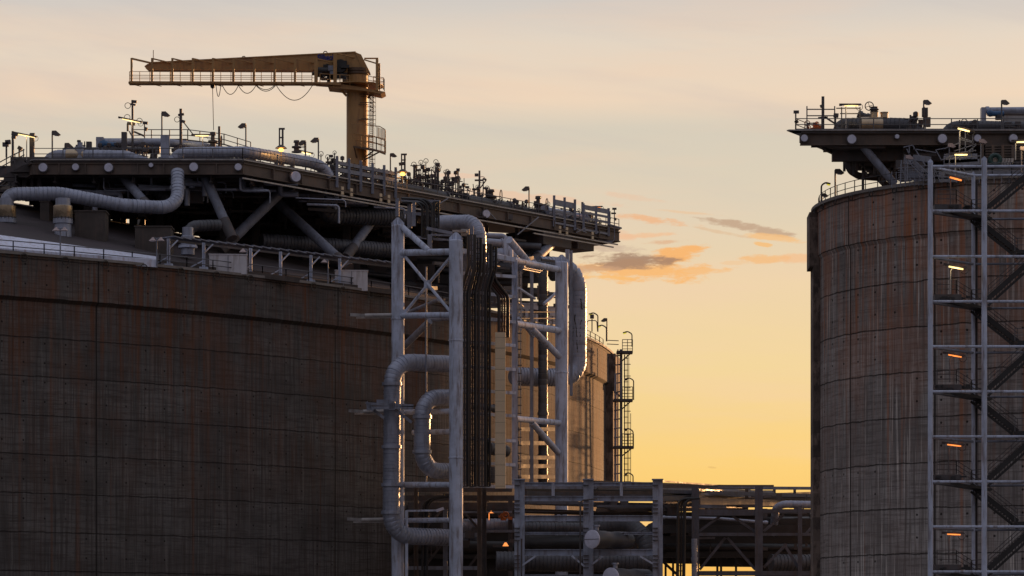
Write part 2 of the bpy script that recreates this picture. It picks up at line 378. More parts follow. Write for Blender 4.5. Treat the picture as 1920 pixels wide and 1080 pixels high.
# ------------------------------------------------------------ ground and tanks
gmb = MB(); gmb.add([(-6000, -400, 0), (6000, -400, 0), (6000, 12000, 0), (-6000, 12000, 0)], [(0, 1, 2, 3)])
go = part('ground', gmb, 'ground'); go['kind'] = 'structure'
LT = (-142.3, 454.4, 156.5); RT = (49.5, 297.5, 21.0)
LL, LR = 36.3 + CZ, 36.65 + CZ; RL, RR = 40.6 + CZ, 41.0 + CZ
concrete('concrete_left', LL, 107.2, 33.6, .88, .9, .2, .35, .6)
concrete('concrete_right', LR, -23.7, 10.4, 2.6, 1.05, .6, .5, .4, 1.7)
def blocks():
    m = bpy.data.materials.new('blocks'); m.use_nodes = True; nt = m.node_tree; b = nt.nodes['Principled BSDF']; g = G(nt)
    x, y, z = g.sep(g.n('ShaderNodeTexCoord').outputs['Object'])
    wn = g.n('ShaderNodeTexWhiteNoise', noise_dimensions='1D'); g.put(wn.inputs['W'], g.m('FLOOR', g.m('MULTIPLY', z, .9)))
    n = g.noise(g.xyz(g.m('MULTIPLY', x, 2.), g.m('MULTIPLY', y, 2.), g.m('MULTIPLY', z, .8)), 1., 5., .7)
    c = g.mix(wn.outputs[0], (.09, .07, .06), (.26, .20, .17)); c = g.mix(g.ss(n, .4, .65), c, (.06, .045, .04))
    g.put(b.inputs['Base Color'], c); b.inputs['Roughness'].default_value = .9; MATS['blocks'] = m
blocks()
def cpt(T, th, r, z): a = R(th); return V(T[0] + r * math.sin(a), T[1] - r * math.cos(a), z)
def tank(T, led, rim, m, label, buttress, rise, bprot):
    root = thing('storage_tank', label, 'tank', (T[0], T[1], 0)); r = T[2]; n = 540 if r > 100 else 180
    mb = MB(); lg = .42 if r > 100 else .22; prof = [(r, 0), (r, led - .36), (r + lg, led), (r + lg, rim)]; mb.uv = []
    for i in range(n + 1):
        th = -180 + 360 * i / n
        for rr, z in prof: mb.v.append(tuple(cpt(T, th, rr, z))); mb.uv.append((R(th) * r, z))
    k = len(prof)
    for i in range(n):
        for j in range(k - 1): a = i * k + j; mb.f.append((a, a + k, a + k + 1, a + 1))
    part('wall', mb, m, root)
    cap = MB(); pr = [(r - .6, rim), (r + .62, rim), (r + .62, rim + .28), (r - .6, rim + .28)]
    for i in range(n + 1):
        for rr, z in pr: cap.v.append(tuple(cpt(T, -180 + 360 * i / n, rr, z)))
    for i in range(n):
        for j in range(4): a = i * 4; b = a + 4; j2 = (j + 1) % 4; cap.f.append((a + j, b + j, b + j2, a + j2))
    part('rim', cap, 'rim_grey', root)
    d = MB(); q = 24
    for j in range(q + 1):
        rr = (r - .6) * (1 - j / q) + .01; z = rim + .1 + rise * (1 - (rr / r) ** 2)
        for i in range(n // 3): d.v.append(tuple(cpt(T, 360 * i / (n // 3), rr, z)))
    nn = n // 3
    for j in range(q):
        for i in range(nn): i2 = (i + 1) % nn; d.f.append((j * nn + i, j * nn + i2, (j + 1) * nn + i2, (j + 1) * nn + i))
    part('dome_roof', d, 'dome', root)
    for th0, th1 in buttress:
        b = MB()
        for (pz, z0, z1) in ((bprot, 0, led - 1.), (bprot + .35, led - 1., rim - .3)):
            ps = [cpt(T, t, rr, z0) for t in (th0, th1) for rr in (r - .5, r + pz)]
            b.poly([ps[0], ps[1], ps[3], ps[2]], (0, 0, z1 - z0))
        part('buttress', b, 'blocks', root)
    return root
tl = tank(LT, LL, RL, 'concrete_left', 'huge wide dark concrete storage tank with rust streaks filling the left half', ((82., 86.),), 25, 1.0)
tr = tank(RT, LR, RR, 'concrete_right', 'tall round rust-streaked concrete tank behind the stair tower on the right', ((-97, -86.5),), 1.2, .66)
def roofz(x, y): d2 = (x - LT[0]) ** 2 + (y - LT[1]) ** 2; return RL + .1 + 25 * (1 - d2 / LT[2] ** 2)
# railings along both rims
mb = MB(); rail(mb, [cpt(LT, 30.5 + i * 1.3, LT[2] - .1, RL + .28) for i in range(40)], 1.15, 2, 3.58, .05, False); part('rim_railing', mb, 'rail_steel', tl)
mb = MB(); rail(mb, [cpt(RT, -100 + i * 4.6, RT[2] - .1, RR + .28) for i in range(24)], 1.15, 2, 1.7, .035); part('rim_railing', mb, 'rail_steel', tr)
mb = MB(); rs = random.Random(3)
for i in range(14):
    a = cpt(LT, 32.5 + i * 1.75, LT[2] + .7, RL - .05); mb.ring(a - UP * .25, .42, .05, (LT[0] - a.x, LT[1] - a.y, 0), 12)
psplit('hose_loop', mb, 'black_steel', tl)
mb = MB()
for i in range(12):
    a = cpt(RT, -84 + i * 7.5, RT[2] + .7, RR - .05); mb.ring(a - UP * .22, .24, .05, (RT[0] - a.x, RT[1] - a.y, 0), 12)
psplit('hose_loop', mb, 'black_steel', tr)
# pale roof apron strip and things standing along the left rim
mb = MB(); N = 14
for i in range(N + 1):
    t = i / N; px = -25 + 320 * t; yl = 463 + (484 - 463) * t + 3 * t; yu = 437 + (481 - 437) * t
    Dl = 328 + 9 * t; Du = Dl + 6
    mb.v += [tuple(P(px, yl, Dl)), tuple(P(px, yu, Du)), tuple(P(px, yl, Dl) - UP * .8), tuple(P(px, yu, Du) - UP * .8)]
for i in range(N):
    a = i * 4; b = a + 4; mb.f += [(a, b, b + 1, a + 1), (a + 2, a + 3, b + 3, b + 2), (a, a + 2, b + 2, b), (a + 1, b + 1, b + 3, a + 3)]
solo('roof_apron', mb, 'apron', 'pale bluish sheet-metal apron sloping up behind the left tank rim', 'roof sheet', P(0, 463, 328))
mb = MB()
for (x0, y0, x1, y1, D) in ((-20, 466, 290, 497, 333), (290, 492, 560, 526, 342), (560, 526, 735, 548, 355)):
    mb.beam(P(x0, y0, D), P(x1, y1, D + 8), .5, .55)
solo('roof_kerb', mb, 'concrete_box', 'long low brown kerb beam running along the left tank roof edge', 'kerb', P(0, 466, 333))
rd = lambda px: 325 + 38 * max(0, px / 735) ** 1.35
def rimlamp(px, yt, yb, label, heads=2):
    D = rd(px) + .8; b = P(px, yb, D); root = thing('rim_lamp', label, 'lamp', b, 'shaded lamps standing along the left tank rim')
    t = P(px, yt, D); m = MB().tube(b, t, .07); part('post', m, 'grey_steel', root)
    for s in ((-1, 1) if heads == 2 else (-1,)):
        c = t + V(s * .42, 0, -.1); part('lamp_shade', MB().lathe(c, [(.09, .22), (.14, .12), (.42, -.16), (.36, -.18)], 14), 'lamp_pink', root)
        part('arm', MB().tube(t, c + UP * .15, .05), 'grey_steel', root)
rimlamp(113, 428, 481, 'twin-headed rim lamp below the left gold-banded nozzle')
rimlamp(294, 447, 500, 'twin-headed rim lamp just left of the canopy')
rimlamp(463, 468, 514, 'single-shade rim lamp at the right end of the larger white cabinet', 1)
rimlamp(615, 488, 541, 'single-shade rim lamp at the left end of the smaller white cabinet', 1)
cn = thing('walkway_canopy', 'long corrugated canopy on braced posts along the left tank rim', 'canopy', P(316, 500, 341))
m = MB()
for i in range(26):
    a0, a1 = i / 26, (i + 1) / 26
    y = lambda t: 445 + 50 * t
    m.beam(P(312 + 430 * a0, y(a0) - .3, 343 + 24 * a0), P(312 + 430 * a1, y(a1) + 2.2, 343 + 24 * a1), 2.6, .12)
part('canopy_roof', m, 'grey_steel', cn)
part('eave_beam', MB().beam(P(312, 450, 342), P(742, 501, 366), .22, .22), 'dark_steel', cn)
for px, yb in ((316, 500), (382, 506), (470, 516), (526, 523), (583, 530), (637, 537)):
    D = rd(px) + 2.5; t = (px - 312) / 430; top = P(px, 447 + 50 * t, D); b = P(px, yb, D)
    m = MB().ibeam(b, top, .32, .32, .08); m.box(b + UP * .15, (.9, .7, .3)); s_ = part('post', m, 'painted_steel', cn)
    part('knee_brace', MB().beam(b + (top - b) * .62, top + V(1.0, 0, -.15), .14).beam(b + UP * .3 - V(1.4, 0, 0), b + (top - b) * .35, .12), 'painted_steel', cn)
for (x0, x1, y0, y1, dp, lb) in ((391, 461, 478, 514, 2.2, 'larger white double cabinet under the canopy on the left tank rim'), (627, 688, 508, 545, 2.0, 'smaller white cabinet at the right end of the canopy')):
    D = rd(x0) + 4; a = P(x0, y1, D); c = P(x1, y1, D); h = (y1 - y0) / F * D
    root = thing('roof_cabinet', lb, 'cabinet', (a + c) / 2, 'white cabinets under the canopy')
    part('body', MB().box((a + c) / 2 + UP * h / 2 + V(0, dp / 2, 0), ((c - a).length, dp, h), .08), 'white_box', root)
    part('door_seam', MB().box((a + c) / 2 + UP * h / 2 + V(.1, -.09, 0), (.06, .05, h * .96), .08), 'grey_steel', root)
    part('lid', MB().box((a + c) / 2 + UP * (h + .06) + V(0, dp / 2, 0), ((c - a).length + .15, dp + .15, .1), .08), 'white_box', root)
for (x0, x1, y0, y1, D, lb) in ((140, 197, 396, 452, 350, 'tall brown concrete block behind the two gold-banded nozzles'), (253, 320, 425, 476, 350, 'square brown concrete block left of the canopy'), (75, 92, 378, 396, 362, 'small grey-brown block on the dome below the big elbow pipe')):
    a, c = P(x0, y1, D), P(x1, y1, D); h = (y1 - y0) / F * D
    m = MB().box((a + c) / 2 + UP * (h / 2 - 1) + V(0, 1.5, 0), ((c - a).length, 3, h + 2)); m.box((a + c) / 2 + UP * (h + .03) + V(0, 1.5, 0), ((c - a).length + .2, 3.2, .14))
    solo('plinth_block', m, 'concrete_box', lb, 'block', (a + c) / 2)

# ------------------------------------------------------------ left platform
ZD = 55.3 + CZ
A_, B_, C_ = (-60., 360.), (-30.3, 360.), (14.0, 419.)
sdp = plane(B_, C_)
def sd(px, off=0.):
    return plane((B_[0] - .8 * off, B_[1] + .6 * off), (C_[0] - .8 * off, C_[1] + .6 * off))(px)
def deckpt(px, off=0., dz=0.): D = sd(px, off); return V((px - 960) / F * D, D, ZD + dz)
PT = thing('work_platform', 'huge dark steel pipe platform carried on slanting tubes above the left tank roof', 'platform', (-30, 360, 50))
px2 = lambda px, D: (px - 960) / F * D
A1 = V(px2(62, 360), 360, ZD)
outline = [A1, V(*B_, ZD), V(*C_, ZD), V(9, 425, ZD), V(-8, 418, ZD), V(-30, 401, ZD), V(-64, 388, ZD)]
part('deck', MB().poly([p - UP * .22 for p in outline], (0, 0, .16)), 'dark_steel', PT)
m = MB()
for a, b in ((A1, V(*B_, ZD)), (V(*B_, ZD), V(*C_, ZD)), (V(*C_, ZD), V(9, 425, ZD)), (A1, V(-64, 388, ZD))):
    m.beam(a + UP * .02, b + UP * .02, .5, .12)
part('deck_edge', m, 'galv_light', PT)
m = MB()
for a, b in ((A1, V(*B_, ZD)), (V(*B_, ZD), V(*C_, ZD)), (V(*C_, ZD), V(9, 425, ZD)), (A1, V(-64, 388, ZD))):
    m.ibeam(a - UP * .98, b - UP * .98, .5, 1.32, .1)
part('edge_girder', m, 'beam_steel', PT)
m = MB(); dBC = V(C_[0] - B_[0], C_[1] - B_[1], 0).normalized(); L = 73.8
for i in range(1, 15):                        # web stiffeners on the two faces
    p = V(*B_, ZD - .98) + dBC * (L * i / 15) + V(.8, -.6, 0) * .22; m.box(p, (.1, .3, 1.15), math.atan2(dBC.y, dBC.x))
for i in range(1, 8): m.box(A1 - UP * .98 + V(i * 2.95, -.2, 0), (.1, .22, 1.15))
psplit('stiffener', m, 'beam_steel', PT)
m = MB()
for (x0, x1, dz) in ((455, 1158, -2.15), (640, 770, -2.5), (1000, 1150, -2.6)):
    m.beam(deckpt(x0, -.6, dz), deckpt(x1, -.6, dz), .18, .16)
part('lower_edge_rail', m, 'galv_light', PT)
m = MB(); rs = random.Random(11)
for i in range(20):
    y = 362 + i * 3.2
    xl = -58; xr = -30.3 + (y - 360) * .75 - 1
    if y < 397: m.ibeam(V(xl, y, ZD - 1.), V(xr, y, ZD - 1.), .4, 1.3, .12)
for i in range(16):
    x = -56 + i * 4.4; y0 = max(361, 360 + (x + 30.3) / .75 + 1.5); m.ibeam(V(x, y0, ZD - 1.9), V(x, min(388 + max(0, x + 52) * .45, 419), ZD - 1.9), .4, .9, .1)
part('underdeck_beam', m, 'dark_steel', PT)
m = MB()
for i in range(90):                        # hangers, trays and small lines slung below the deck
    px = rs.uniform(95, 960) if i % 3 else rs.uniform(100, 760); off = rs.uniform(1, 26)
    if px < 455: p = V(px2(px, 362 + off), 362 + off, ZD - 1.6)
    else: p = deckpt(px, off, -1.6)
    ln = rs.uniform(.8, 3.2) if px < 990 else rs.uniform(.3, 1.2); k = rs.random()
    if k < .45: m.beam(p, p - UP * ln, rs.uniform(.1, .3))
    elif k < .8: q = p - UP * rs.uniform(.5, ln); m.beam(q, q + V(rs.uniform(2, 8), rs.uniform(-.5, 4), 0) * (1 if px < 1000 else .4), rs.uniform(.1, .35), rs.uniform(.1, .4))
    else: q = p - UP * rs.uniform(.5, ln); m.box(q, (rs.uniform(.4, 1.8), .8, rs.uniform(.4, 1.3)))
psplit('hanger', m, 'dark_steel', PT)
m = MB()
for (x0, y0, x1, y1, D) in ((100, 346, 330, 344, 366), (100, 352, 250, 354, 372), (455, 350, 620, 372, 378), (640, 380, 830, 400, 392), (590, 415, 740, 422, 385), (480, 400, 700, 440, 398), (860, 385, 960, 408, 396), (900, 405, 1040, 436, 404)):
    m.beam(P(x0, y0, D), P(x1, y1, D + 4), .5, .7)
psplit('cross_girder', m, 'dark_steel', PT)
m = MB()
for (px, y0, y1, D) in ((165, 330, 400, 368), (200, 330, 398, 380), (420, 330, 470, 382), (430, 380, 470, 386), (650, 400, 500, 388), (668, 395, 500, 392), (480, 340, 470, 388), (575, 370, 480, 392), (300, 340, 430, 384), (250, 335, 420, 388)):
    a = P(px, y0, D); b = P(px, y1, D); b.z = min(b.z, roofz(b.x, b.y)) - .5; m.beam(a, b, .9)
psplit('inner_column', m, 'dark_steel', PT)
def bank(name, label, x0, x1, yt, yb, D, n, seed, loc):
    r_ = random.Random(seed); root = thing(name, label, 'equipment', loc); a, b, c = MB(), MB(), MB()
    for i in range(n):
        t = i / n; px = x0 + (x1 - x0) * t; top = yt(px); bot = yb(px); d = D(px)
        for k in range(3):
            x = px + r_.uniform(-14, 14); y = r_.uniform(top, bot); p = P(x, y, d + r_.uniform(-2, 4))
            q = r_.random()
            if q < .4: a.box(p, (r_.uniform(1, 3.4), r_.uniform(1, 3), r_.uniform(.8, 2.6)))
            elif q < .7: b.beam(p, p + V(r_.uniform(3, 9), r_.uniform(-1, 3), r_.uniform(-.4, .3)), r_.uniform(.3, .9), r_.uniform(.3, 1.2))
            else: c.sweep([p, p + V(r_.uniform(3, 8), 1.5, -.3)], r_.uniform(.3, .8), 10)
        if i % 3 == 0: b.beam(P(px, top - 3, d), P(px, bot + 6, d), .4)
    part('casing', a, 'dark_steel', root); part('framework', b, 'black_steel', root); part('pipework', c, 'cladding_dark', root)
sdd = lambda off: (lambda px: sd(max(px, 455), off))
bank('roof_equipment', 'dark crowded equipment on the dome under the left half of the platform', 130, 470, lambda x: 352 + (x - 130) * .1, lambda x: 385 + (x - 130) * .22, lambda x: 392., 44, 5, P(300, 440, 392))
bank('roof_equipment', 'dark crowded equipment on the dome behind the canopy', 430, 760, lambda x: 395 + (x - 430) * .12, lambda x: 480 + (x - 430) * .15, lambda x: 397. + (x - 430) * .02, 58, 6, P(600, 490, 400))
bank('roof_equipment', 'dark crowded framework on the roof behind the tower head', 750, 930, lambda x: 432 + (x - 750) * .12, lambda x: 545 + (x - 750) * .12, lambda x: 404., 66, 8, P(900, 560, 404))
m = MB(); rs = random.Random(44)
for i in range(62):
    px = rs.uniform(95, 720); off = rs.uniform(0, 8); D = (362 + off) if px < 455 else sd(px, off); y = (330 if px < 455 else 330 + (px - 455) * .17) + rs.uniform(6, 34)
    p = P(px, y, D); L = rs.uniform(1.5, 6); r_ = rs.choice((.07, .1, .14, .2, .32))
    if rs.random() < .5: m.sweep(fillet([p, p + V(L, L * .3, 0), p + V(L, L * .3, -rs.uniform(.8, 2.2))], .4, 4), r_, 8)
    else: m.sweep(fillet([p + UP * 1.5, p, p + V(L * .7, 0, 0)], .4, 4), r_, 8)
psplit('slung_pipe', m, 'cladding', PT)
# deck hanging block at the right end
m = MB()
m.box(P(1040, 450, 416), (8.5, 8, 1.2), .92); m.box(P(1075, 462, 416), (3.6, 4, 1.2), .92); m.box(P(1010, 452, 410), (6, 6, 1.8), .92)
for i in range(6): m.beam(P(985 + 18 * i, 440, 412 + i), P(990 + 18 * i, 468, 412 + i), .35)
part('end_module', m, 'dark_steel', PT)
for (x0, y0, D0, x1, y1, D1, r) in ((224, 324, 365, 270, 378, 358, .52), (381, 324, 363, 421, 414, 360, .55), (541, 346, 372, 441, 444, 368, .58), (515, 374, 378, 632, 482, 370, .56), (718, 386, 386, 662, 464, 378, .56), (1052, 440, 412, 1008, 482, 404, .6), (1030, 446, 410, 985, 500, 404, .3)):
    a, b = P(x0, y0, D0), P(x1, y1, D1); d = (b - a).normalized()
    s_ = part('strut', MB().sweep([a, b], r, 16), 'grey_steel', PT); part('strut_foot', MB().sweep([b - d * .1, b + d * 2.6], r * 1.12, 12), 'dark_steel', s_)
for (px, py, r) in ((80.5, 314, 8), (141.5, 313, 6.3), (203.5, 314, 8), (283, 309.5, 4), (363, 313, 8), (446.5, 313, 6.5)):
    p = P(px, py, 359.4); q = P(px, py, 359.4); k = r * .06
    s_ = part('tube_end', MB().lathe(q, [(k * .97, -.12), (k, -.06), (k, .55)], 24, (0, 1, 0)), 'disc_white', PT)
    part('girder_collar', MB().lathe(q, [(k * 1.22, .12), (k * 1.22, .4)], 24, (0, 1, 0)), 'dark_steel', s_)
for (px, py, r) in ((554.5, 331, 9.5), (912, 401, 7.6)):
    p = P(px, py, sd(px, -.9)); k = r * .062
    s_ = part('tube_end', MB().lathe(p, [(k * .97, -.12), (k, -.06), (k, .8)], 24, (-.45, 1, 0)), 'disc_white', PT)
    part('girder_collar', MB().lathe(p, [(k * 1.2, .12), (k * 1.2, .4)], 24, (-.45, 1, 0)), 'dark_steel', s_)
# signs of yellowish tags on the lower walkway
m = MB()
for px in (642, 659, 714, 729, 1050, 1063, 1111):
    for k in (0, 1): m.box(deckpt(px, -.95, -1.35 - .55 * k), (.42, .1, .38), .92)
psplit('tag_plate', m, 'casing', PT)
m = MB()
for (x0, y0, x1, y1) in ((912, 392, 930, 412), (840, 372, 820, 384), (1010, 407, 970, 440), (1080, 428, 1100, 436), (1080, 436, 1098, 427)):
    m.beam(P(x0, y0, sd(x0, -1.)), P(x1, y1, sd(x1, -1.)), .11)
m.beam(P(969, 424, 408), P(969, 458, 408), .45); m.beam(P(784, 358, 388), P(784, 373, 388), .2)
m.sweep([deckpt(1140, -.5, .3), deckpt(1165, -.5, .1)], .12, 6)
m.sweep(fillet([P(1152, 390, 417), P(1152, 452, 417), P(1140, 455, 417), P(1120, 448, 416)], .4), .07, 6)
for i in range(6): m.box(P(1123 + i * 4.5, 450 + i * .8, 417), (.3, .3, .35))
psplit('outer_brace', m, 'grey_steel', PT)
# railings
m = MB(); rail(m, [A1 + UP * .08, V(*B_, ZD + .08)], 1.25, 2, 3.3, .045); part('front_railing', m, 'rail_steel', PT)
m = MB(); rail(m, [V(*B_, ZD + .08), V(*C_, ZD + .08)], 1.25, 2, 2.9, .045); part('side_railing', m, 'rail_steel', PT)
m = MB(); rail(m, [V(-62, 387, ZD), V(-30, 399, ZD), V(5, 416, ZD)], 1.25, 2, 3, .05); part('rear_railing', m, 'rail_steel', PT)
m = MB(); rail(m, [P(250, 264, 372), P(352, 264, 372), P(420, 272, 376), P(470, 287, 380)], 1.3, 2, 2.2, .05); m.beam(P(182, 264.5, 372), P(352, 264.5, 372), 2.2, .2)
part('upper_walkway', m, 'rail_steel', PT)
# panel fences at the far right corner: thick posts and broad rails
def slatfence(x0, x1, n, h, off, hs, name='panel_fence'):
    m = MB(); a, b = deckpt(x0, off), deckpt(x1, off)
    for i in range(n): p = a + (b - a) * i / (n - 1); m.beam(p - UP * 1.2, p + UP * (h + .55), .32)
    for hh, t in hs: m.beam(a + UP * hh, b + UP * hh, .12, t)
    part(name, m, 'grey_steel', PT)
slatfence(1039, 1078, 3, 2.2, -.2, ((1.9, .75), (.8, .3), (-.7, .25)))
slatfence(1094, 1141, 3, 1.9, -.2, ((2.0, .6), (1.3, .3), (.6, .3), (-.9, .25)))
slatfence(632, 742, 6, 1.9, -.2, ((1.7, .4), (.9, .45)))

# left edge: stairs and lower walkway beyond the platform edge
st = thing('access_stair', 'steep dark stair with handrails rising to the left edge of the platform', 'stair', P(0, 330, 352))
for dz, nm in ((0, 'stringer'), (1.0, 'stringer')):
    part(nm, MB().beam(P(-30, 342, 352 + dz * 1.4), P(46, 303, 352 + dz * 1.4), .12, .6), 'dark_steel', st)
m = MB()
for i in range(14): t = i / 13; m.box(P(-30 + 76 * t, 341 - 39 * t, 352.7), (.4, 1.4, .06))
part('step', m, 'dark_steel', st)
m = MB()
for dz in (0, 1.4):
    for k in (10, 20): m.beam(P(-30, 340 - k, 352 + dz), P(22, 312 - k, 352 + dz), .1); m.beam(P(22, 312 - k, 352 + dz), P(46, 300 - k * .98, 352 + dz), .1)
    for i in range(5): x = -20 + 16 * i; m.beam(P(x, 337 - (x + 30) * .51, 352 + dz), P(x, 317 - (x + 30) * .51, 352 + dz), .1)
part('handrail', m, 'rail_steel', st)
lw = thing('lower_landing', 'low walkway with rails under the left end of the platform', 'walkway', P(20, 352, 366))
m = MB(); rail(m, [P(-20, 358, 366), P(60, 358, 366)], 1.2, 2, 2., .06); part('railing', m, 'rail_steel', lw)
part('floor_beam', MB().beam(P(-20, 359, 366), P(80, 359, 366), 1.5, .3), 'dark_steel', lw)
for px in (33, 46, 60, 74): part('post', MB().beam(P(px, 325, 364), P(px, 372, 364), .5 if px != 60 else .35), 'dark_steel', lw)
part('edge_block', MB().box(P(58, 312, 363), (4.2, 3, 1.7)).beam(P(24, 312, 360.5), P(60, 302, 360.5), .2, .5), 'dark_steel', lw)
# ------------------------------------------------------------ pipes on and under the left platform
def pipe(name, label, pts, r, m='cladding', bend=1.5, seg=.42, group=None, bands=(), n=20, lip=.024):
    b = clad(pts, r, bend, seg, n, lip)
    root = thing(name, label, 'pipe', pts[0], group); lg_ = part('lagging', b, m, root)
    for (p, ax) in bands:
        q = MB(); band(q, p, ax, r * 1.18); part('clamp_band', q, m, lg_)
    return root
def smooth(name, label, pts, r, m='cladding', bend=1., group=None, n=14):
    root = thing(name, label, 'pipe', pts[0], group); part('barrel', MB().sweep(fillet(pts, bend), r, n), m, root)
    for p, q in ((pts[0], pts[1]), (pts[-1], pts[-2])):
        d = (q - p).normalized(); b = MB(); band(b, p + d * .25, d, r * 1.3, .3); part('end_flange', b, m, root)
    return root
pipe('lagged_pipe', 'big ribbed grey pipe arching over the dome and turning up at the left platform', [P(12, 398, 352), P(12, 364, 352), P(110, 363, 353), P(230, 385, 354), P(333, 391, 356), P(333, 322, 359)], .74, bend=[1.8, 3, 3, 2.4], seg=.46, bands=[(P(333, 352, 358.2), (0, 0, 1))])
for px, yt, yb, lb in ((12, 386, 432, 'gold-banded roof nozzle at the left edge of the photo'), (118, 386, 434, 'gold-banded roof nozzle left of the tall concrete block')):
    D = 352 if px == 12 else 349; t, b = P(px, yt, D), P(px, yb, D); k = D / F
    root = thing('roof_nozzle', lb, 'pipe nozzle', b, 'gold-banded nozzles on the dome')
    h = t.z - b.z
    part('barrel', MB().lathe(b, [(16 * k, -2.), (16 * k, h * .28), (18.5 * k, h * .3), (18.5 * k, h * .48), (16 * k, h * .5), (16 * k, h * .75), (14 * k, h * .8), (14 * k, h + .8)], 28), 'cladding', root)
    part('gold_sleeve', MB().lathe(b, [(17.5 * k, h * .52), (18 * k, h * .54), (18 * k, h * .98), (17 * k, h)], 28), 'cladding_gold', root)
    m = MB()
    for i in range(16): a = i / 16 * 6.283; m.box(b + V(math.cos(a) * 17.5 * k, math.sin(a) * 17.5 * k, h * .5), (.12, .12, .35))
    part('flange_bolts', m, 'dark_steel', root)
    m = MB()
    for i in range(4): a = i / 4 * 6.283 + .5; m.beam(b + V(math.cos(a) * 13 * k, math.sin(a) * 13 * k, -3), b + V(math.cos(a) * 13 * k, math.sin(a) * 13 * k, 0), .3)
    part('support_leg', m, 'cladding_dark', root)
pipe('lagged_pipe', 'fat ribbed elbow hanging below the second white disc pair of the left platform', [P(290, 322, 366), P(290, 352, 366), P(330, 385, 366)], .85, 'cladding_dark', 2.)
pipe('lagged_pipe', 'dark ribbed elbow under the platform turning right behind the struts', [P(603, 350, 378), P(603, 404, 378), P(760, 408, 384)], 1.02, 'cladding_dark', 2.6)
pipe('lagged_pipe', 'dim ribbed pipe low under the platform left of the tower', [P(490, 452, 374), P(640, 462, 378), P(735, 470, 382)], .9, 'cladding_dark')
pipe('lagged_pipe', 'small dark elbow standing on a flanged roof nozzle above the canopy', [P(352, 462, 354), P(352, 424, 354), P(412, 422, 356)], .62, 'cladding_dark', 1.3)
root = thing('roof_nozzle', 'blue-grey flanged roof nozzle at the left end of the canopy', 'pipe nozzle', P(352, 476, 350))
part('barrel', MB().lathe(P(352, 478, 350), [(.75, 0), (.75, .8), (1.0, .85), (1.0, 1.1), (.75, 1.15), (.75, 2.), (.6, 2.1), (.6, 3)], 24), 'cladding', root)
part('flange_ring', MB().lathe(P(352, 466, 350), [(.9, 0), (1.05, .05), (1.05, .25), (.9, .3)], 24), 'painted_steel', root)
DP = 363.5
hump = pipe('lagged_pipe', 'left hump-shaped lagged pipe with a gold sleeve on the platform deck', [P(84, 312, DP), P(98, 291, DP), P(160, 291, DP), P(236, 292, DP), P(292, 312, DP)], .62, bend=1.6, seg=.5)
part('valve_cap', MB().lathe(P(150, 287, DP - .2), [(.5, -.6), (.5, .5), (.62, .55), (.62, .7), (.3, .75), (.3, 1.2)], 16), 'cladding', hump)
solo('pipe_sleeve', MB().lathe(P(124, 291, DP), [(.64, 0), (.68, .03), (.68, 1.95), (.64, 2.)], 24, (1, 0, 0)), 'cladding_gold', 'shiny gold sleeve wrapped round the left hump-shaped pipe', 'sleeve', P(124, 291, DP))
pipe('lagged_pipe', 'long ribbed pipe snaking along the platform edge and down towards the crane foot', [P(318, 308, 364), P(338, 287, 364), P(462, 285, 365), P(528, 296, 368), P(585, 305, 371), P(606, 314, 372), P(617, 332, 372.5)], .66, bend=[1.6, 4, 6, 6, 1.8, .8], seg=.46)
smooth('smooth_pipe', 'straight smooth grey pipe high above the left part of the platform', [P(186, 267, 367), P(308, 267, 368), P(380, 275, 372), P(470, 292, 380)], .48, bend=4.)
for x0, x1, y0, y1, lb in ((181, 195, 258, 298, 'pale upright box column at the left end of the high smooth pipe'), (302, 318, 255, 299, 'pale upright box column between the two ribbed deck pipes')):
    D = 366.3; a = P(x0, y1, D); b = P(x1, y0, D)
    m = MB().box((a + b) / 2, (b.x - a.x, 1., b.z - a.z)); m.box(V((a.x + b.x) / 2, D, a.z + .1), (b.x - a.x + .5, 1.4, .2))
    solo('box_column', m, 'cladding', lb, 'column', (a + b) / 2)
root = thing('blue_valve', 'dark blue valve under the high smooth pipe at its left end', 'valve', P(200, 272, 366))
part('body', MB().sweep([P(187, 271, 366), P(196, 270, 366), P(204, 271, 366), P(222, 272, 366)], [.35, .5, .3, .3], 12), 'blue_paint', root)
part('actuator', MB().lathe(P(208, 274, 366), [(.25, 0), (.4, .2), (.4, .6), (.2, .8)], 12, (0, 0, -1)), 'black_steel', root)
smooth('smooth_pipe', 'thin smooth pipe running behind the ribbed deck pipes', [P(120, 283, 370), P(300, 281, 370)], .4, 'cladding_dark')
smooth('smooth_pipe', 'blue-grey pipe lying on the deck right of the crane', [deckpt(716, 2, .75), deckpt(800, 2, .75), deckpt(838, 2, .6)], .5, 'cladding_dark')
smooth('smooth_pipe', 'low blue-grey pipe on the deck between the mast and the green valve', [deckpt(870, 2, .7), deckpt(955, 2, .7)], .6, 'cladding_dark')
smooth('smooth_pipe', 'low pipe on the deck near the right-hand floodlight', [deckpt(960, 2.5, .9), deckpt(1020, 2.5, .8)], .35, 'cladding_dark')
smooth('smooth_pipe', 'thick short pipe behind the panel fence at the right end of the deck', [deckpt(1018, 2.5, 1.0), deckpt(1096, 2.5, 1.0)], .75, 'cladding')
m = MB()
for i in range(5): m.beam(deckpt(640, 2.5, .5 + i * .42), deckpt(742, 2.5, .5 + i * .42), .5, .22)
for i in range(14): p = deckpt(642 + i * 7.6, 2, 0); m.beam(p, p + UP * 2.5, .18)
solo('cable_rack', m, 'beam_steel', 'long brown stacked cable rack beside the crane foot', 'cable rack', deckpt(690, 2.5))

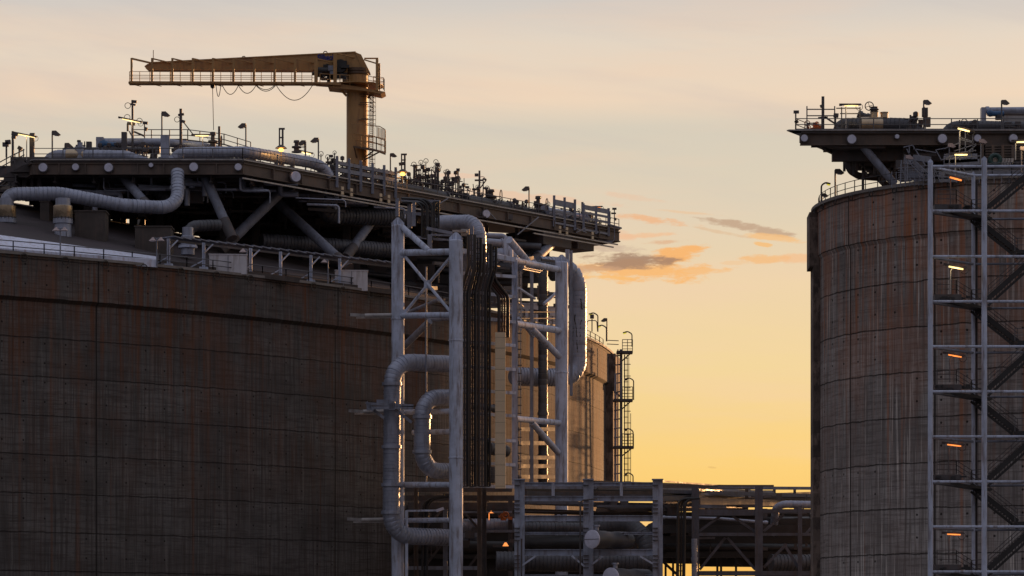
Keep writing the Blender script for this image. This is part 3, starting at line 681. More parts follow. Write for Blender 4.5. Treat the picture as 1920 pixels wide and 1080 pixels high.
# ------------------------------------------------------------ lamps and masts
def tilt_head(c, s, sz=.9):                  # wedge-shaped floodlight shade pointing sideways
    m = MB(); k = sz
    m.poly([c + V(-s * .12, -.3 * k, .32 * k), c + V(s * .42 * k, -.3 * k, .34 * k), c + V(s * 1.0 * k, -.3 * k, -.18 * k), c + V(s * .66 * k, -.3 * k, -.36 * k), c + V(-s * .12, -.3 * k, -.18 * k)], (0, .6 * k, 0)); return m
def flood(px, yt, D, zb, s, label, group='floodlights on poles along the left platform', sz=.85, mt='lamp_shell', box=None):
    t = P(px, yt, D); b = V(t.x, t.y, zb); root = thing('floodlight', label, 'floodlight', b, group)
    part('pole', MB().tube(b, t + UP * .15, .085 * (sz / .85) ** .5), 'rail_steel', root); hd = part('lamp_head', tilt_head(t + V(s * .1, 0, 0), s, sz), mt, root)
    part('lens', MB().beam(t + V(s * .76 * sz, 0, -.30 * sz), t + V(s * .30 * sz, 0, -.27 * sz), .5 * sz, .08), 'disc_white', hd)
    if box: part('control_box', MB().box(t + V(.1, 0, -box), (.5, .5, .8)), 'dark_steel', root)
    return root
flood(98, 250, 362, ZD, 1, 'tall floodlight pole over the left end of the left platform')
flood(122, 273, 366, ZD, 1, 'short floodlight just right of the leftmost tall floodlight')
flood(303.5, 214, 368, ZD, 1, 'tall floodlight left of the thick mast, over the upper walkway')
flood(461, 236, 378, ZD, -1, 'floodlight facing left above the bend in the platform edge')
flood(573, 268, 374, ZD, -1, 'lower of the two floodlights left of the crane column')
flood(597, 263, 374, ZD, -1, 'taller of the two floodlights left of the crane column')
flood(732, 291, sd(732, 4), ZD, 1, 'floodlight just right of the crane ladder', sz=.7)
flood(992, 354, sd(992, 3), ZD, -1, 'floodlight alone near the right end of the left platform')
def tubelight(a, b, m, label, post=None, group=None, pr=.06, r=.09):
    root = thing('tube_lamp', label, 'tube lamp', (a + b) / 2, group); d = (b - a).normalized()
    hs = part('housing', MB().beam(a - d * .25 + UP * .12, b + d * .25 + UP * .12, .32, .14).beam(a - d * .45 + UP * .1, a - d * .2 + UP * .1, .2, .2), 'dark_steel', root)
    part('lit_tube', MB().sweep([a, b], r, 8), m, hs)
    part('cable_loop', MB().ring(b + V(.1, 0, -.1), .3, .025, (0, 1, 0), 14), 'black_steel', root)
    if m != 'dark_steel':
        l = bpy.data.lights.new('tube_glow', 'POINT'); l.energy = 22 if m == 'lit_yellow' else 10; l.color = (1, .72, .35) if m == 'lit_yellow' else (1, .35, .1); l.shadow_soft_size = .3
        o = bpy.data.objects.new('tube_glow', l); sc.collection.objects.link(o); o.parent = root; o.location = (0, -.25, -.25)
    if post is not None: part('post', MB().sweep(fillet(post, .3, 4), pr, 6), 'galv_light' if m != 'lit_orange' else 'dark_steel', root)
    return root
tubelight(P(31, 251, 361), P(65, 258, 361), 'lit_yellow', 'lit tube lamp on the twin posts at the far left of the left platform', [P(50, 305, 361), P(50, 255, 361)], r=.05)
tubelight(P(229, 223, 366), P(262, 230, 366), 'lit_yellow', 'lit tube lamp across the leftmost thin mast', [P(247, 262, 366), P(247, 228, 366)], r=.05)
tubelight(P(366, 254.5, 370), P(391, 254.5, 370), 'lit_yellow', 'lit tube lamp at the right end of the upper walkway', [P(380, 280, 370), P(380, 256, 370)], r=.06)
tubelight(P(1103, 389.5, 416), P(1126, 389, 416), 'lit_orange', 'unlit-looking reddish tube lamp above the right panel fence', [P(1119, 415, 416), P(1119, 390, 416)], r=.06)
tubelight(P(566, 285, 376), P(583, 289, 376), 'lit_yellow', 'small lit tube lamp low between the two floodlights left of the crane', r=.1)
def sodium(px, py, D, label):
    p = P(px, py, D); root = thing('sodium_lamp', label, 'lamp', p, 'glowing orange sodium lamps on the left deck')
    part('lit_bulb', MB().lathe(p, [(.2, 0), (.34, .15), (.2, .35)], 14), 'lit_sodium', root); part('lamp_shade', MB().lathe(p + UP * .36, [(.7, 0), (.4, .25), (.15, .4)], 14), 'dark_steel', root)
    part('bracket', MB().beam(p + UP * .7, p + V(0, .6, -1.4), .1), 'dark_steel', root)
    l = bpy.data.lights.new('sodium_glow', 'POINT'); l.energy = 130; l.color = (1, .45, .1); l.shadow_soft_size = .4
    o = bpy.data.objects.new('lamp_glow', l); sc.collection.objects.link(o); o.parent = root; o.location = (0, -.7, -.1)
sodium(527, 284, 366, 'glowing orange lamp over the ribbed pipe left of the crane')
sodium(755, 329, sd(755, 0) - .3, 'glowing orange lamp right of the crane under the goalpost mast')
def mast(px, yt, D, r, label, arms=(), zb=None, loops=()):
    t = P(px, yt, D); b = V(t.x, t.y, ZD if zb is None else zb); root = thing('mast', label, 'mast', b)
    part('pole', MB().beam(b, t, r * 2), 'dark_steel', root)
    m = MB()
    for (dx0, y0, dx1, y1, w) in arms: m.beam(P(px + dx0, y0, D), P(px + dx1, y1, D), w)
    if m.v: psplit('bracket', m, 'dark_steel', root)
    for (dx, y, rr) in loops: part('cable_loop', MB().ring(P(px + dx, y, D), rr, .035, (0, 1, 0), 16), 'black_steel', root)
    return root
mast(248.5, 188, 367, .11, 'thin mast with two cable loops over the left platform', ((-2, 190, 8, 191, .3), (-4, 195, 6, 197, .2), (-10, 231, 5, 233, .3), (-9, 232, -9, 246, .22), (3, 247, 22, 255, .2), (-6, 246, 0, 258, .15)), loops=((-9, 198, .33), (-10, 220, .33), (13, 227, .33)))
mast(339, 204, 368, .15, 'thick leaning-braced mast over the upper walkway', ((-5, 216, 6, 214, .25), (2, 227, 8, 229, .3), (5, 229, 23, 252, .12)), loops=((-7, 224, .3),))
mast(524, 240, 372, .08, 'goalpost-shaped twin mast above the orange lamp left of the crane', ((6, 241, 6, 280, .22), (0, 241.5, 10, 241.5, .2), (0, 258, 8, 258, .15)))
mast(753, 288, sd(753, 4), .08, 'goalpost-shaped twin mast above the orange lamp right of the crane', ((6, 289, 6, 330, .22), (0, 289.5, 10, 289.5, .2), (-5, 308, 7, 306, .35), (0, 300, 8, 300, .15)))
mast(820.5, 306, sd(820, 4), .13, 'mast with one cable loop in the middle of the right-hand deck', ((2, 309, 4, 314, .15),), loops=((-6, 317, .3), (3, 313, .25)))
mast(899, 320, sd(899, 4), .12, 'cross-armed mast right of the deck middle', ((-9, 328, -2, 328, .35), (-9, 338, 6, 338, .2), (6, 335, 13, 337, .2), (13, 337, -1, 356, .14), (7, 336, 7, 368, .14), (-12, 345, -9, 370, .1)), loops=((5, 337, .4),))
mast(24, 246, 361, .12, 'brown pole carrying the left end of the far left tube lamp', ((-2, 250, 10, 252, .4), (-2, 256, 6, 257, .4)))
mast(60, 252, 362, .26, 'thick grey pole under the right end of the far left tube lamp', ((-4, 252, 5, 252, .3),))
mast(12, 267, 358, .09, 'camera pole with a small green box at the far left', ((-7, 271, 4, 271, .45), (-2, 267, 8, 266, .45)))
mast(36, 277, 362, .08, 'short lamp pole between the two far left masts', ((-2, 276, 5, 280, .4),))
mast(271, 230, 369, .06, 'thin pole topped by a small sensor box above the upper walkway', ((-3, 230, 6, 231, .3), (0, 241, 5, 243, .4)))
mast(411, 237, 373, .13, 'short thick post beside the hook cable on the platform deck', ())
mast(233, 248, 364.5, .3, 'thick dark upright between the deck pipes and the high smooth pipe', ())
mast(167, 266, 364.5, .3, 'rusty dark upright right of the left hump-shaped pipe', ())
mast(1152, 391, 417, .06, 'sensor pole at the extreme right tip of the left platform', ((-4, 391.5, 4, 391.5, .25), (-8, 396, -8, 425, .12), (-6, 400, 3, 400, .2), (0, 410, 4, 412, .3)))
mast(1092, 379, 416, .15, 'tall thin post between the two panel fences', ())

# ------------------------------------------------------------ valves, instruments and small pipework on the deck
def valve(b, h, r, label, wheel=1, mt='dark_steel', group=None, ax=(1, .2, 0)):
    root = thing('valve', label, 'valve', b, group)
    bd = part('body', MB().lathe(b, [(r * 1.3, 0), (r * 1.3, .12), (r * .7, .16), (r * .7, h * .35), (r * 1.25, h * .38), (r * 1.25, h * .5), (r * .55, h * .54), (r * .5, h * .8), (r * .8, h * .82), (r * .7, h)], 14), mt, root)
    if wheel:
        c = b + V(r * 2.2, -.1, h * .45); part('handwheel', MB().ring(c, r * 1.5, .05, ax, 16).beam(b + UP * h * .45, c, .1).beam(c - UP * r * 1.4, c + UP * r * 1.4, .05), mt, bd)
    return root
valve(deckpt(921, 2, .9), 1.6, .55, 'large green-black motor valve with handwheel right of the cross-armed mast')
valve(deckpt(1009, 2, .9), 1.9, .5, 'green-black motor valve right of the right-hand floodlight')
valve(P(399, 280, 372), 2.0, .45, 'tall valve with handwheel directly under the crane hook cable')
valve(P(556, 286, 371), 1.4, .45, 'squat valve on top of the ribbed pipe left of the lower floodlight')
valve(P(148, 281, 364), 1.1, .3, 'small handwheel valve on the left hump-shaped pipe')
valve(deckpt(970, 2.5, .9), .9, .3, 'small low handwheel valve left of the right-hand floodlight')
valve(deckpt(864, 2.5, .6), 1.8, .16, 'slim black vent pipe left of the cross-armed mast', 0)
rs = random.Random(21)
def cluster(p, w, h, n, label, group, seed, mt='dark_steel'):
    n = int(n * 1.5)
    r_ = random.Random(seed); root = thing('instrument_stand', label, 'instruments', p, group); m = MB(); q = MB()
    for i in range(n):
        x = p + V(r_.uniform(-w, w), r_.uniform(-.8, .8), 0); hh = r_.uniform(.35, 1.) * h; m.tube(x, x + UP * hh, r_.choice((.05, .07, .1)), 6)
        k = r_.random()
        if k < .3: q.ring(x + UP * hh, r_.uniform(.15, .3), .04, (r_.uniform(-.5, .5), 1, 0), 12)
        elif k < .6: q.box(x + UP * hh, (r_.uniform(.25, .6), .3, r_.uniform(.15, .5)))
        elif k < .8: q.lathe(x + UP * (hh - .2), [(.12, 0), (.25, .05), (.25, .4), (.1, .5)], 8)
        if r_.random() < .6: z = UP * r_.uniform(.3, .95) * hh; m.tube(x + z, x + z + V(r_.uniform(-w, w), 0, r_.uniform(-.1, .1)), .06, 6)
    m.beam(p + V(-w, 0, .12), p + V(w, 0, .12), .5, .25); part('pipework', m, mt, root)
    if q.v: psplit('gauge_head', q, mt, root)
GR = 'small instrument stands along the left platform'
cl = [(205, 364.5, 1.6, 1.6, 6, 'low instrument cluster between the left hump pipe and the pale columns'), (265, 367, 1.6, 3.0, 8, 'tall instrument cluster under the leftmost thin mast'),
      (285, 364, 1.2, 1.8, 6, 'white-tipped small valves left of the right pale column'), (362, 372, 1.5, 3.2, 8, 'instrument cluster under the right end of the upper walkway'),
      (388, 374, 1.6, 3.4, 9, 'dense valve cluster left of the hook cable'), (425, 377, 1.4, 2.9, 7, 'pipe stubs right of the hook cable'),
      (445, 378, 1.3, 3.4, 7, 'stubby black fittings left of the third tall floodlight'), (488, 380, 1.5, 3.2, 9, 'three black stubs right of the bend in the platform edge'),
      (508, 380, 1.3, 2.6, 7, 'low fittings left of the left goalpost mast'), (545, 378, 1.4, 2.2, 7, 'low fittings just right of the left orange lamp'),
      (588, 378, 1.2, 2.2, 6, 'fittings between the two floodlights left of the crane'), (612, 376, 1.5, 3.4, 9, 'fittings with a raised pipe bridge right of the taller floodlight'),
      (630, 377, 1.2, 2.8, 8, 'fittings close left of the crane column')]
for i, (px, D, wd, h, n, lb) in enumerate(cl): cluster(V(px2(px, D), D, ZD), wd, h, n, lb, GR, 100 + i)
cl2 = [(108, 365, 1.2, 1.3, 6, 'low fittings on the deck under the leftmost tall floodlight'), (178, 365, 1.2, 2.6, 8, 'fittings left of the first pale box column'), (222, 365, 1.4, 2.6, 9, 'fittings under the blue valve'), (243, 365, 1.2, 2.2, 8, 'fittings right of the thick dark upright'), (328, 366, 1.2, 2.8, 8, 'fittings right of the second pale box column'), (346, 369, 1.2, 3.0, 8, 'fittings at the foot of the thick braced mast'), (408, 376, 1.4, 3.2, 9, 'fittings beside the short thick post'), (472, 380, 1.4, 3.3, 9, 'fittings right of the third tall floodlight')]
for i, (px, D, wd, h, n, lb) in enumerate(cl2): cluster(V(px2(px, D), D, ZD), wd, h, n, lb, GR, 150 + i)
cr = [(708, 4, 1.4, 2.2, 7, 'fittings at the foot of the crane ladder'), (722, 4, 1.2, 2.4, 6, 'fittings left of the floodlight right of the crane'), (742, 4, 1.4, 2.2, 7, 'fittings left of the right goalpost mast'), (770, 3, 1.4, 2.4, 7, 'fittings with a curved hose right of the right orange lamp'),
      (792, 4, 1.8, 4.2, 14, 'tall thicket of valves left of the looped mast'), (806, 4, 1.6, 3.8, 13, 'crowded valves and T-handles close left of the looped mast'), (834, 4, 1.8, 3.6, 13, 'crowded valves close right of the looped mast'),
      (850, 4, 1.4, 3.0, 9, 'valves with a round gauge left of the slim vent pipe'), (878, 4, 1.5, 2.4, 9, 'frame of thin pipes left of the cross-armed mast'), (892, 4, 1.5, 2.4, 9, 'frame of thin pipes under the cross-armed mast'),
      (908, 4, 1.0, 1.8, 6, 'thin fittings left of the large motor valve'), (955, 3, 1.2, 1.6, 6, 'low fittings between large motor valve and right-hand floodlight'), (985, 3, 1.2, 1.8, 6, 'fittings at the foot of the right-hand floodlight'),
      (1022, 3, 1.2, 1.9, 7, 'fittings between the motor valve and the left panel fence'), (1060, 2.5, 1.6, 1.6, 7, 'small fittings behind the left panel fence'), (1085, 2.5, 1.2, 1.8, 6, 'small fittings between the two panel fences'), (1120, 2.5, 1.8, 1.6, 8, 'small fittings behind the right panel fence')]
for i, (px, off, wd, h, n, lb) in enumerate(cr): cluster(deckpt(px, off), wd * 1.25, h * 1.2, int(n * 1.4), lb, GR, 200 + i)

# ------------------------------------------------------------ crane
DC = 386.; cp = lambda px, py, d=0.: P(px, py, DC + d)
CR = thing('pedestal_crane', 'ochre pedestal crane with long boom and caged walkway above the platform', 'crane', V(px2(669.5, DC), DC, ZD))
kc = DC / F; cx = px2(669.5, DC); zt = cp(0, 138).z
cb = V(cx, DC, ZD - 1)
part('column', MB().lathe(cb, [(1.32, 0), (1.32, .5), (1.28, .6), (1.28, cp(0, 168).z - cb.z), (1.28, zt - cb.z - .1)], 36), 'crane_paint', CR)
part('slew_ring', MB().lathe(V(cx, DC, cp(0, 142).z), [(1.3, 0), (1.42, .1), (1.42, .35), (1.3, .4), (1.42, .45), (1.42, .8)], 36), 'crane_dark', CR)
m = MB()
pr = [(270.6, 124), (276, 120), (284.7, 117.8), (515, 106.5), (667, 98), (677, 102), (694, 136), (650, 137.5), (585.5, 130.5), (276, 129)]
m.poly([cp(x, y, -.9) for x, y in pr], (0, 1.8, 0)); part('boom', m, 'crane_paint', CR)
m = MB(); m.beam(cp(284, 117.2, -.95), cp(667, 97.4, -.95), .12, .14); m.beam(cp(276, 130, -.95), cp(585, 131.5, -.95), .2, .16); m.beam(cp(667, 98, -.97), cp(683, 134, -.97), .1, .12)
m.beam(cp(320, 117, -1), cp(320, 129, -1), .05, .08)
part('boom_edge', m, 'crane_paint', CR)
m = MB()
for px in (457, 610): m.ring(cp(px, 109 if px < 500 else 99.5), .22, .06, (0, 1, 0), 12)
part('lifting_eye', m, 'crane_dark', CR)
part('antenna', MB().tube(cp(287.5, 116), cp(287.5, 94), .05, 6), 'rail_steel', CR)
# writing on the boom
cu = bpy.data.curves.new('lettering', 'FONT'); cu.body = 'Silbeck'; cu.size = 1.0; cu.shear = .35; cu.extrude = .02; cu.offset = .028
to = bpy.data.objects.new('lettering_tmp', cu); sc.collection.objects.link(to); bpy.context.view_layer.update()
me = bpy.data.meshes.new_from_object(to); bpy.data.objects.remove(to); me.materials.clear(); me.materials.append(MATS['letter_blue'])
xs = [v.co.x for v in me.vertices]; k = (cp(629, 0).x - cp(593.5, 0).x) / (max(xs) - min(xs)); pz = cp(593.5, 113, -1.0)
for v in me.vertices: v.co = V((v.co.x - min(xs)) * k, v.co.z, v.co.y * k * 1.25) + pz - LOC[CR.name] + V(0, 0, .05)
lo = bpy.data.objects.new('lettering', me); sc.collection.objects.link(lo); lo.parent = CR
# hoops of the boom walkway
px_h = [246.7, 285.2, 323.2, 361.5, 399.4, 438, 476.5, 515.3, 553.3, 592.6, 628.3]
for i, x in enumerate(px_h):
    yt = 109 if i < 10 else 98.5; m = MB(); wd = .24 if i < 9 else .42
    m.beam(cp(x, yt, -2.6), cp(x, 156.5, -2.6), wd, .24); m.beam(cp(x, yt + .8, -2.6), cp(x + 40, yt + 10, -.7), .16, .14 if i else .2)
    m.poly([cp(x - 3, 156, -2.6), cp(x + 18, 161.5, -1.2), cp(x + 18, 162.3, -1.2), cp(x - 3, 158, -2.6)], (0, .1, 0))
    part('walkway_hoop', m, 'crane_paint', CR)
part('walkway_floor', MB().beam(cp(242, 156.5, -1.9), cp(640, 157.5, -1.9), 1.4, .22), 'crane_paint', CR)
m = MB(); rail(m, [cp(243, 154.5, -2.6), cp(585, 156, -2.6)], 1.3, 3, 1.24, .035, True); rail(m, [cp(243, 154.5, -1.2), cp(590, 156, -1.2)], 1.3, 2, 2.5, .03, False)
part('walkway_railing', m, 'crane_paint', CR)
m = MB()
for i in range(26):
    r_ = random.Random(i); m.box(cp(597 + r_.random() * 52, 121 + r_.random() * 28, -1.8 + r_.random()), (r_.uniform(.3, 1.0), .5, r_.uniform(.25, .9)))
m.lathe(cp(600, 133, -1.6), [(.45, -.3), (.45, 1.8)], 16, (1, 0, 0)); m.lathe(cp(588, 138, -1.8), [(.22, -.2), (.22, 1)], 12, (1, 0, 0)); m.lathe(cp(638, 124, -1.4), [(.8, -.2), (.8, .4)], 16, (0, 1, 0))
part('winch', m, 'black_steel', CR)
part('winch_cover', MB().box(cp(620, 128, -2.5), (.62, .4, .6)).box(cp(623, 137, -2.5), (.55, .4, .4)), 'grey_steel', CR)
# round slewing platform
cz = cp(0, 161).z
m = MB(); m.lathe(V(cx, DC, cz - .1), [(3.3, 0), (3.3, .12)], 10); m.beam(cp(592, 157.5, -1.8), cp(640, 161, -1.8), 2., .2); m.poly([cp(x, y, -2.4) for x, y in ((640, 157), (722, 172), (714, 176), (690, 171), (615, 163))], (0, 3.2, 0))
m.beam(cp(634, 163, -1.2), cp(650, 180, -.8), .22); m.beam(cp(700, 172, -1), cp(690, 184, -.6), .2)
part('slewing_platform', m, 'crane_paint', CR)
m = MB(); rail(m, [cp(690, 165, -2.6), cp(712, 170, -2.4), cp(720.5, 171, -.6), cp(719, 168, 1.5), cp(700, 166, 2.8)], 1.45, 3, 1.6, .04, False); rail(m, [cp(600, 157, -2.8), cp(656, 160, -2.6)], 1.2, 2, 1.2, .04, False)
m.beam(cp(683, 109.5, -1), cp(709, 109.5, -1), .14, .16); m.beam(cp(683, 112, -1.2), cp(706, 119, -2.4), .14, .16); m.beam(cp(707, 109, -2.4), cp(707, 170, -2.4), .32, .3); m.beam(cp(711, 119, -2.0), cp(711, 168, -2.0), .26, .26); m.beam(cp(706, 170, -.4), cp(706, 136, -.4), .1)
part('platform_railing', m, 'crane_paint', CR)
# ladder, cage and lower platform
m = MB()
for x in (693.5, 699): m.beam(cp(x, 168, -.6), cp(x, 322, -.6), .09)
for i in range(44): m.beam(cp(693.5, 170 + i * 3.5, -.6), cp(699, 170 + i * 3.5, -.6), .05)
for x in (696, 700.5, 704.5): m.beam(cp(x, 174, -1.2), cp(x, 238, -1.2), .05)
for y in (183, 192, 200, 208, 216, 224, 232): m.beam(cp(688, y, -.8), cp(704.5, y + .6, -1.3), .07)
for i in range(5): m.beam(cp(694, 178 + i * 7, -1), cp(702, 184 + i * 7, -1), .08)
for x in (697, 703): m.beam(cp(x, 286, -1.1), cp(x, 318, -1.1), .05)
for y in (290, 298, 306, 314): m.beam(cp(691, y, -.8), cp(703.5, y + .6, -1.2), .06)
for y in (176, 180, 192, 196, 222, 224): m.beam(cp(672 + (y % 7), y + .5, -1.4), cp(691, y + .5, -1.2), .08)
part('ladder', m, 'crane_dark', CR)
fz = [cp(662, 273, -2.2), cp(706, 281, -3.), cp(723, 287.5, -1.6), cp(721, 284, .6), cp(690, 276, 1.2)]
part('lower_platform', MB().poly(fz, (0, 0, -.22)).beam(cp(664, 276, -2), cp(669, 296, -1.4), .12).beam(cp(683, 300, -1.2), cp(711, 285, -2.2), .14).beam(cp(683, 296, -1.), cp(700, 283, -2.2), .12), 'crane_dark', CR)
m = MB(); rail(m, fz, 1.5, 2, 1.0, .045, False)
for t in [i / 9 for i in range(10)]: p = fz[1] + (fz[2] - fz[1]) * t - UP * -1.5; m.beam(p, p + UP * 1.3, .05)
for (x0, y0, x1, y1) in ((659, 231, 694, 235), (694, 235, 712, 237), (712, 237, 722, 243), (659, 252, 700, 258)): m.beam(cp(x0, y0, -2.2), cp(x1, y1, -2.2), .09)
for i in range(9): m.beam(cp(697 + i * 3, 236 + i * .8, -2.2), cp(697 + i * 3, 282 + i * .6, -2.4), .045)
m.beam(cp(722, 243, -2.2), cp(722, 286, -2.2), .08)
part('cage_railing', m, 'crane_paint', CR)
part('column_wall_line', MB().beam(cp(686, 170, -1.), cp(686, 318, -1.), .08), 'crane_paint', CR)
hk = thing('crane_hook', 'small dark trolley and thin hook cable hanging from the crane boom', 'crane hook', cp(398.6, 160, -1.9))
part('trolley', MB().box(cp(398.6, 161, -1.9), (.5, .4, .35)).lathe(cp(398.6, 166, -1.9), [(.1, 0), (.22, .1), (.22, .3), (.1, .4)], 10).beam(cp(395, 160, -1.9), cp(402, 160, -1.9), .1), 'black_steel', hk)
part('hook_cable', MB().sweep([cp(398.6, 164, -1.9), cp(400.5, 244, -1.9)], .045, 6), 'dark_steel', hk)
fc = thing('festoon_cable', 'thin power cable hanging in loops under the crane walkway', 'cable', cp(440, 159, -1.9))
for (x0, x1, sag) in ((405, 414, 21), (417, 447, 17), (447, 480, 15), (480, 517, 11), (481, 515, 8), (518, 586, 28)):
    part('cable_loop', MB().sweep([cp(x0 + (x1 - x0) * t, 160 + sag * (1 - (2 * t - 1) ** 2), -1.9) for t in [i / 14 for i in range(15)]], .045, 5), 'black_steel', fc)
# ------------------------------------------------------------ riser tower between the tanks
TW = thing('riser_tower', 'tall pale tubular steel riser tower standing beside the left tank', 'tower', P(857, 1080, 344))
def zcol(px, yt, yb, D, r, cap=1, m='painted_steel', root=None, nm='column'):
    t = P(px, yt, D); b = V(t.x, t.y, P(px, yb, D).z if yb else 0)
    c = part(nm, MB().lathe(b, [(r, 0), (r, t.z - b.z)], 28), m, root or TW)
    if cap:
        q = MB(); q.poly([t + V(-r, -.06, -.2), t + V(r, -.06, -.2), t + V(r, -.06, .35), t + V(.12, -.06, .95), t + V(-.12, -.06, .95), t + V(-r, -.06, .35)], (0, .12, 0))
        q.poly([t + V(-.06, -r * .9, -.2), t + V(-.06, r * .9, -.2), t + V(-.06, 0, .95)], (.12, 0, 0)); q.lathe(t, [(r, 0), (r * .9, .12)], 24)
        part('column_cap', q, m, c)
    return t
DA, DB, DCc = 350., 344., 366.
zcol(746, 424, 0, DA, .70); zcol(855, 452, 0, DB, .74); zcol(1053, 493, 0, DCc, .73)
for px, y, D, r in ((746, 760, DA, .72), (746, 600, DA, .72), (855, 640, DB, .76), (855, 860, DB, .76), (1053, 700, DCc, .75)):
    t = V(px2(px, D), D, P(px, y, D).z); part('splice_collar', MB().lathe(t, [(r, 0), (r + .035, .02), (r + .035, .16), (r, .18)], 28), 'painted_steel', TW)
BP = plane((px2(746, DA), DA), (px2(855, DB), DB)); CPn = plane((px2(855, DB), DB), (px2(1053, DCc), DCc))
bt = lambda x0, y0, x1, y1, r, pl, nm='brace', m='painted_steel', o=0.: part(nm, MB().sweep([P(x0, y0, pl(x0) + o), P(x1, y1, pl(x1) + o)], r, 14), m, TW)
bt(748, 474, 853, 472, .36, BP, 'cross_tube'); bt(748, 592, 853, 590.5, .33, BP, 'cross_tube'); bt(748, 909, 853, 909, .32, BP, 'cross_tube')
bt(752, 424, 803, 470, .34, BP); bt(760, 482, 845, 585, .17, BP); bt(845, 482, 760, 585, .17, BP, o=.4)
bt(757, 773, 853, 771, .3, BP, 'cross_tube', o=3); bt(775, 811, 853, 809, .3, BP, 'cross_tube', o=3); bt(757, 976, 853, 975, .28, BP, 'cross_tube', o=2)
bt(757, 650, 806, 602, .38, BP, m='grey_steel', o=5); bt(760, 588, 822, 562, .2, BP, m='grey_steel', o=6)
bt(806, 600, 846, 596, .25, BP, m='grey_steel', o=6)
m = MB()
for x, y in ((756, 476), (850, 476), (756, 588), (850, 588), (802, 533)): m.box(P(x, y, BP(x)), (.8, .12, .9))
psplit('gusset', m, 'painted_steel', TW)
bt(799, 500, 799, 908, .10, BP, 'thin_rod', 'grey_steel', 1.5)
q = 0
bt(929, 481, 1050, 506, .36, CPn, 'cross_tube'); bt(966, 607, 1050, 620, .38, CPn, 'cross_tube'); bt(966, 785, 1050, 793, .34, CPn, 'cross_tube')
bt(997, 616, 1048, 668, .38, CPn); bt(997, 792, 1046, 848, .36, CPn); bt(972, 540, 1003, 560, .14, CPn, o=.5); bt(1020, 570, 1048, 545, .2, CPn, o=3); bt(1000, 632, 972, 596, .18, CPn, o=2)
bt(955, 450, 988, 489, .42, CPn, o=1); part('stub_column', MB().lathe(P(953, 492, 364), [(.55, 0), (.55, 2.6), (.4, 2.9)], 16), 'painted_steel', TW)
m = MB()
for x, y, s in ((938, 481, 1), (1002, 496, 1)): m.poly([P(x - 12, y + 2, 374), P(x + 12, y + 5, 374), P(x, y - 12, 374)], (0, .15, 0))
psplit('gusset', m, 'painted_steel', TW)
# light H post and the rungs that carry the cable trays
part('h_post', MB().ibeam(P(965, 487, 350.4), P(965, 912, 350.4), .62, .62, .08), 'painted_steel', TW)
part('h_post', MB().ibeam(P(873, 470, 347), P(873, 915, 347), .45, .45, .08), 'grey_steel', TW)
yy = [(470, 487), (512, 519), (545, 557), (592, 604), (639, 648), (686, 693), (730, 737), (774, 780), (821, 827), (866, 872), (911, 913)]
for a, b in yy: part('tray_beam', MB().beam(P(866, a, 346), P(966, b, 350), .25, .34 if a > 480 else .5), 'painted_steel', TW)
for (x, y0, y1, D, w, mm) in ((1011 - 14, 505, 908, 372, .42, 'grey_steel'), (1071, 470, 742, 388, .36, 'grey_steel'), (1064, 468, 500, 386, .5, 'painted_steel'), (976, 500, 905, 369, .12, 'galv_light'), (971, 492, 905, 368, .12, 'galv_light'), (994, 780, 905, 374, .2, 'grey_steel')):
    part('slim_post', MB().beam(P(x, y0, D), P(x, y1, D), w), mm, TW)
m = MB()
for i in range(26): m.box(P(973.5, 520 + i * 15, 368), (.55, .2, .12))
psplit('tray_rung', m, 'dark_steel', TW)
m = MB()
for k in range(3): m.sweep(fillet([P(972 + k * 3, 620, 366.6), P(972 + k * 3, 496 + k * 4, 366.6), P(1021 - k * 4, 505 + k * 3, 374), P(1022 - k * 4, 492 + k * 3, 374)], .3, 4), .05, 6)
psplit('conduit', m, 'galv_light', TW)
m = MB()
for y in (800, 826, 853, 869, 889): m.beam(P(972, y + 5, 371), P(1044, y + 5, 380), .3, .45)
for y in (585, 597): m.beam(P(972, y, 371), P(1044, y, 380), .12, .12)
psplit('rear_beam', m, 'dark_steel', TW)
m = MB(); rail(m, [P(970, 600, 371), P(1046, 612, 381)], 1.1, 2, 1.6, .05); part('landing_railing', m, 'rail_steel', TW)
for (y, x0) in ((591, 658), (771, 655), (974, 652)):
    D = 350; m = MB().sweep([P(x0 + 26, y + 1, D), P(742, y, D)], .24, 10); m.beam(P(x0, y - 1, D + 1.5), P(x0 + 32, y + 1, D + .4), .3, .34); m.beam(P(x0 + 10, y + 5, D + 3), P(742, y + 4, D + 2), .14)
    part('wall_tie', m, 'galv_light', TW)
# little platforms and frames at the tower head
m = MB()
for (x0, y0, x1, y1, D, w) in ((757, 398, 824, 406, 356, .3), (752, 375, 825, 378, 358, .3), (768, 372, 768, 428, 356, .5), (776, 380, 776, 424, 352, .4), (745, 372, 745, 406, 357, .4), (800, 428, 860, 440, 350, .35), (808, 440, 860, 442, 350, .2), (806, 440, 806, 468, 352, .5), (806, 446, 856, 452, 354, .2), (760, 442, 830, 450, 358, .25), (860, 470, 905, 476, 350, .3), (885, 425, 885, 470, 352, .35)):
    m.beam(P(x0, y0, D), P(x1, y1, D), w)
psplit('head_frame', m, 'grey_steel', TW)
m = MB(); m.box(P(862, 434, 346), (1.6, 1, .2)); m.box(P(872, 436, 347), (.9, .8, .7)); part('head_box', m, 'galv_light', TW)
m = MB()
rs = random.Random(5)
for i in range(60):
    x, y = rs.uniform(762, 1040), rs.uniform(470, 590); D = 372 + rs.uniform(0, 12); x = min(x, 845) if i % 2 else max(x, 880); ln = rs.uniform(10, 45)
    if i % 3: m.beam(P(x, y, D), P(x + ln, y + rs.uniform(-3, 10), D + 2), rs.uniform(.12, .5))
    else: m.beam(P(x, y, D), P(x, y + ln * .7, D), rs.uniform(.12, .4))
psplit('rear_framework', m, 'dark_steel', TW)
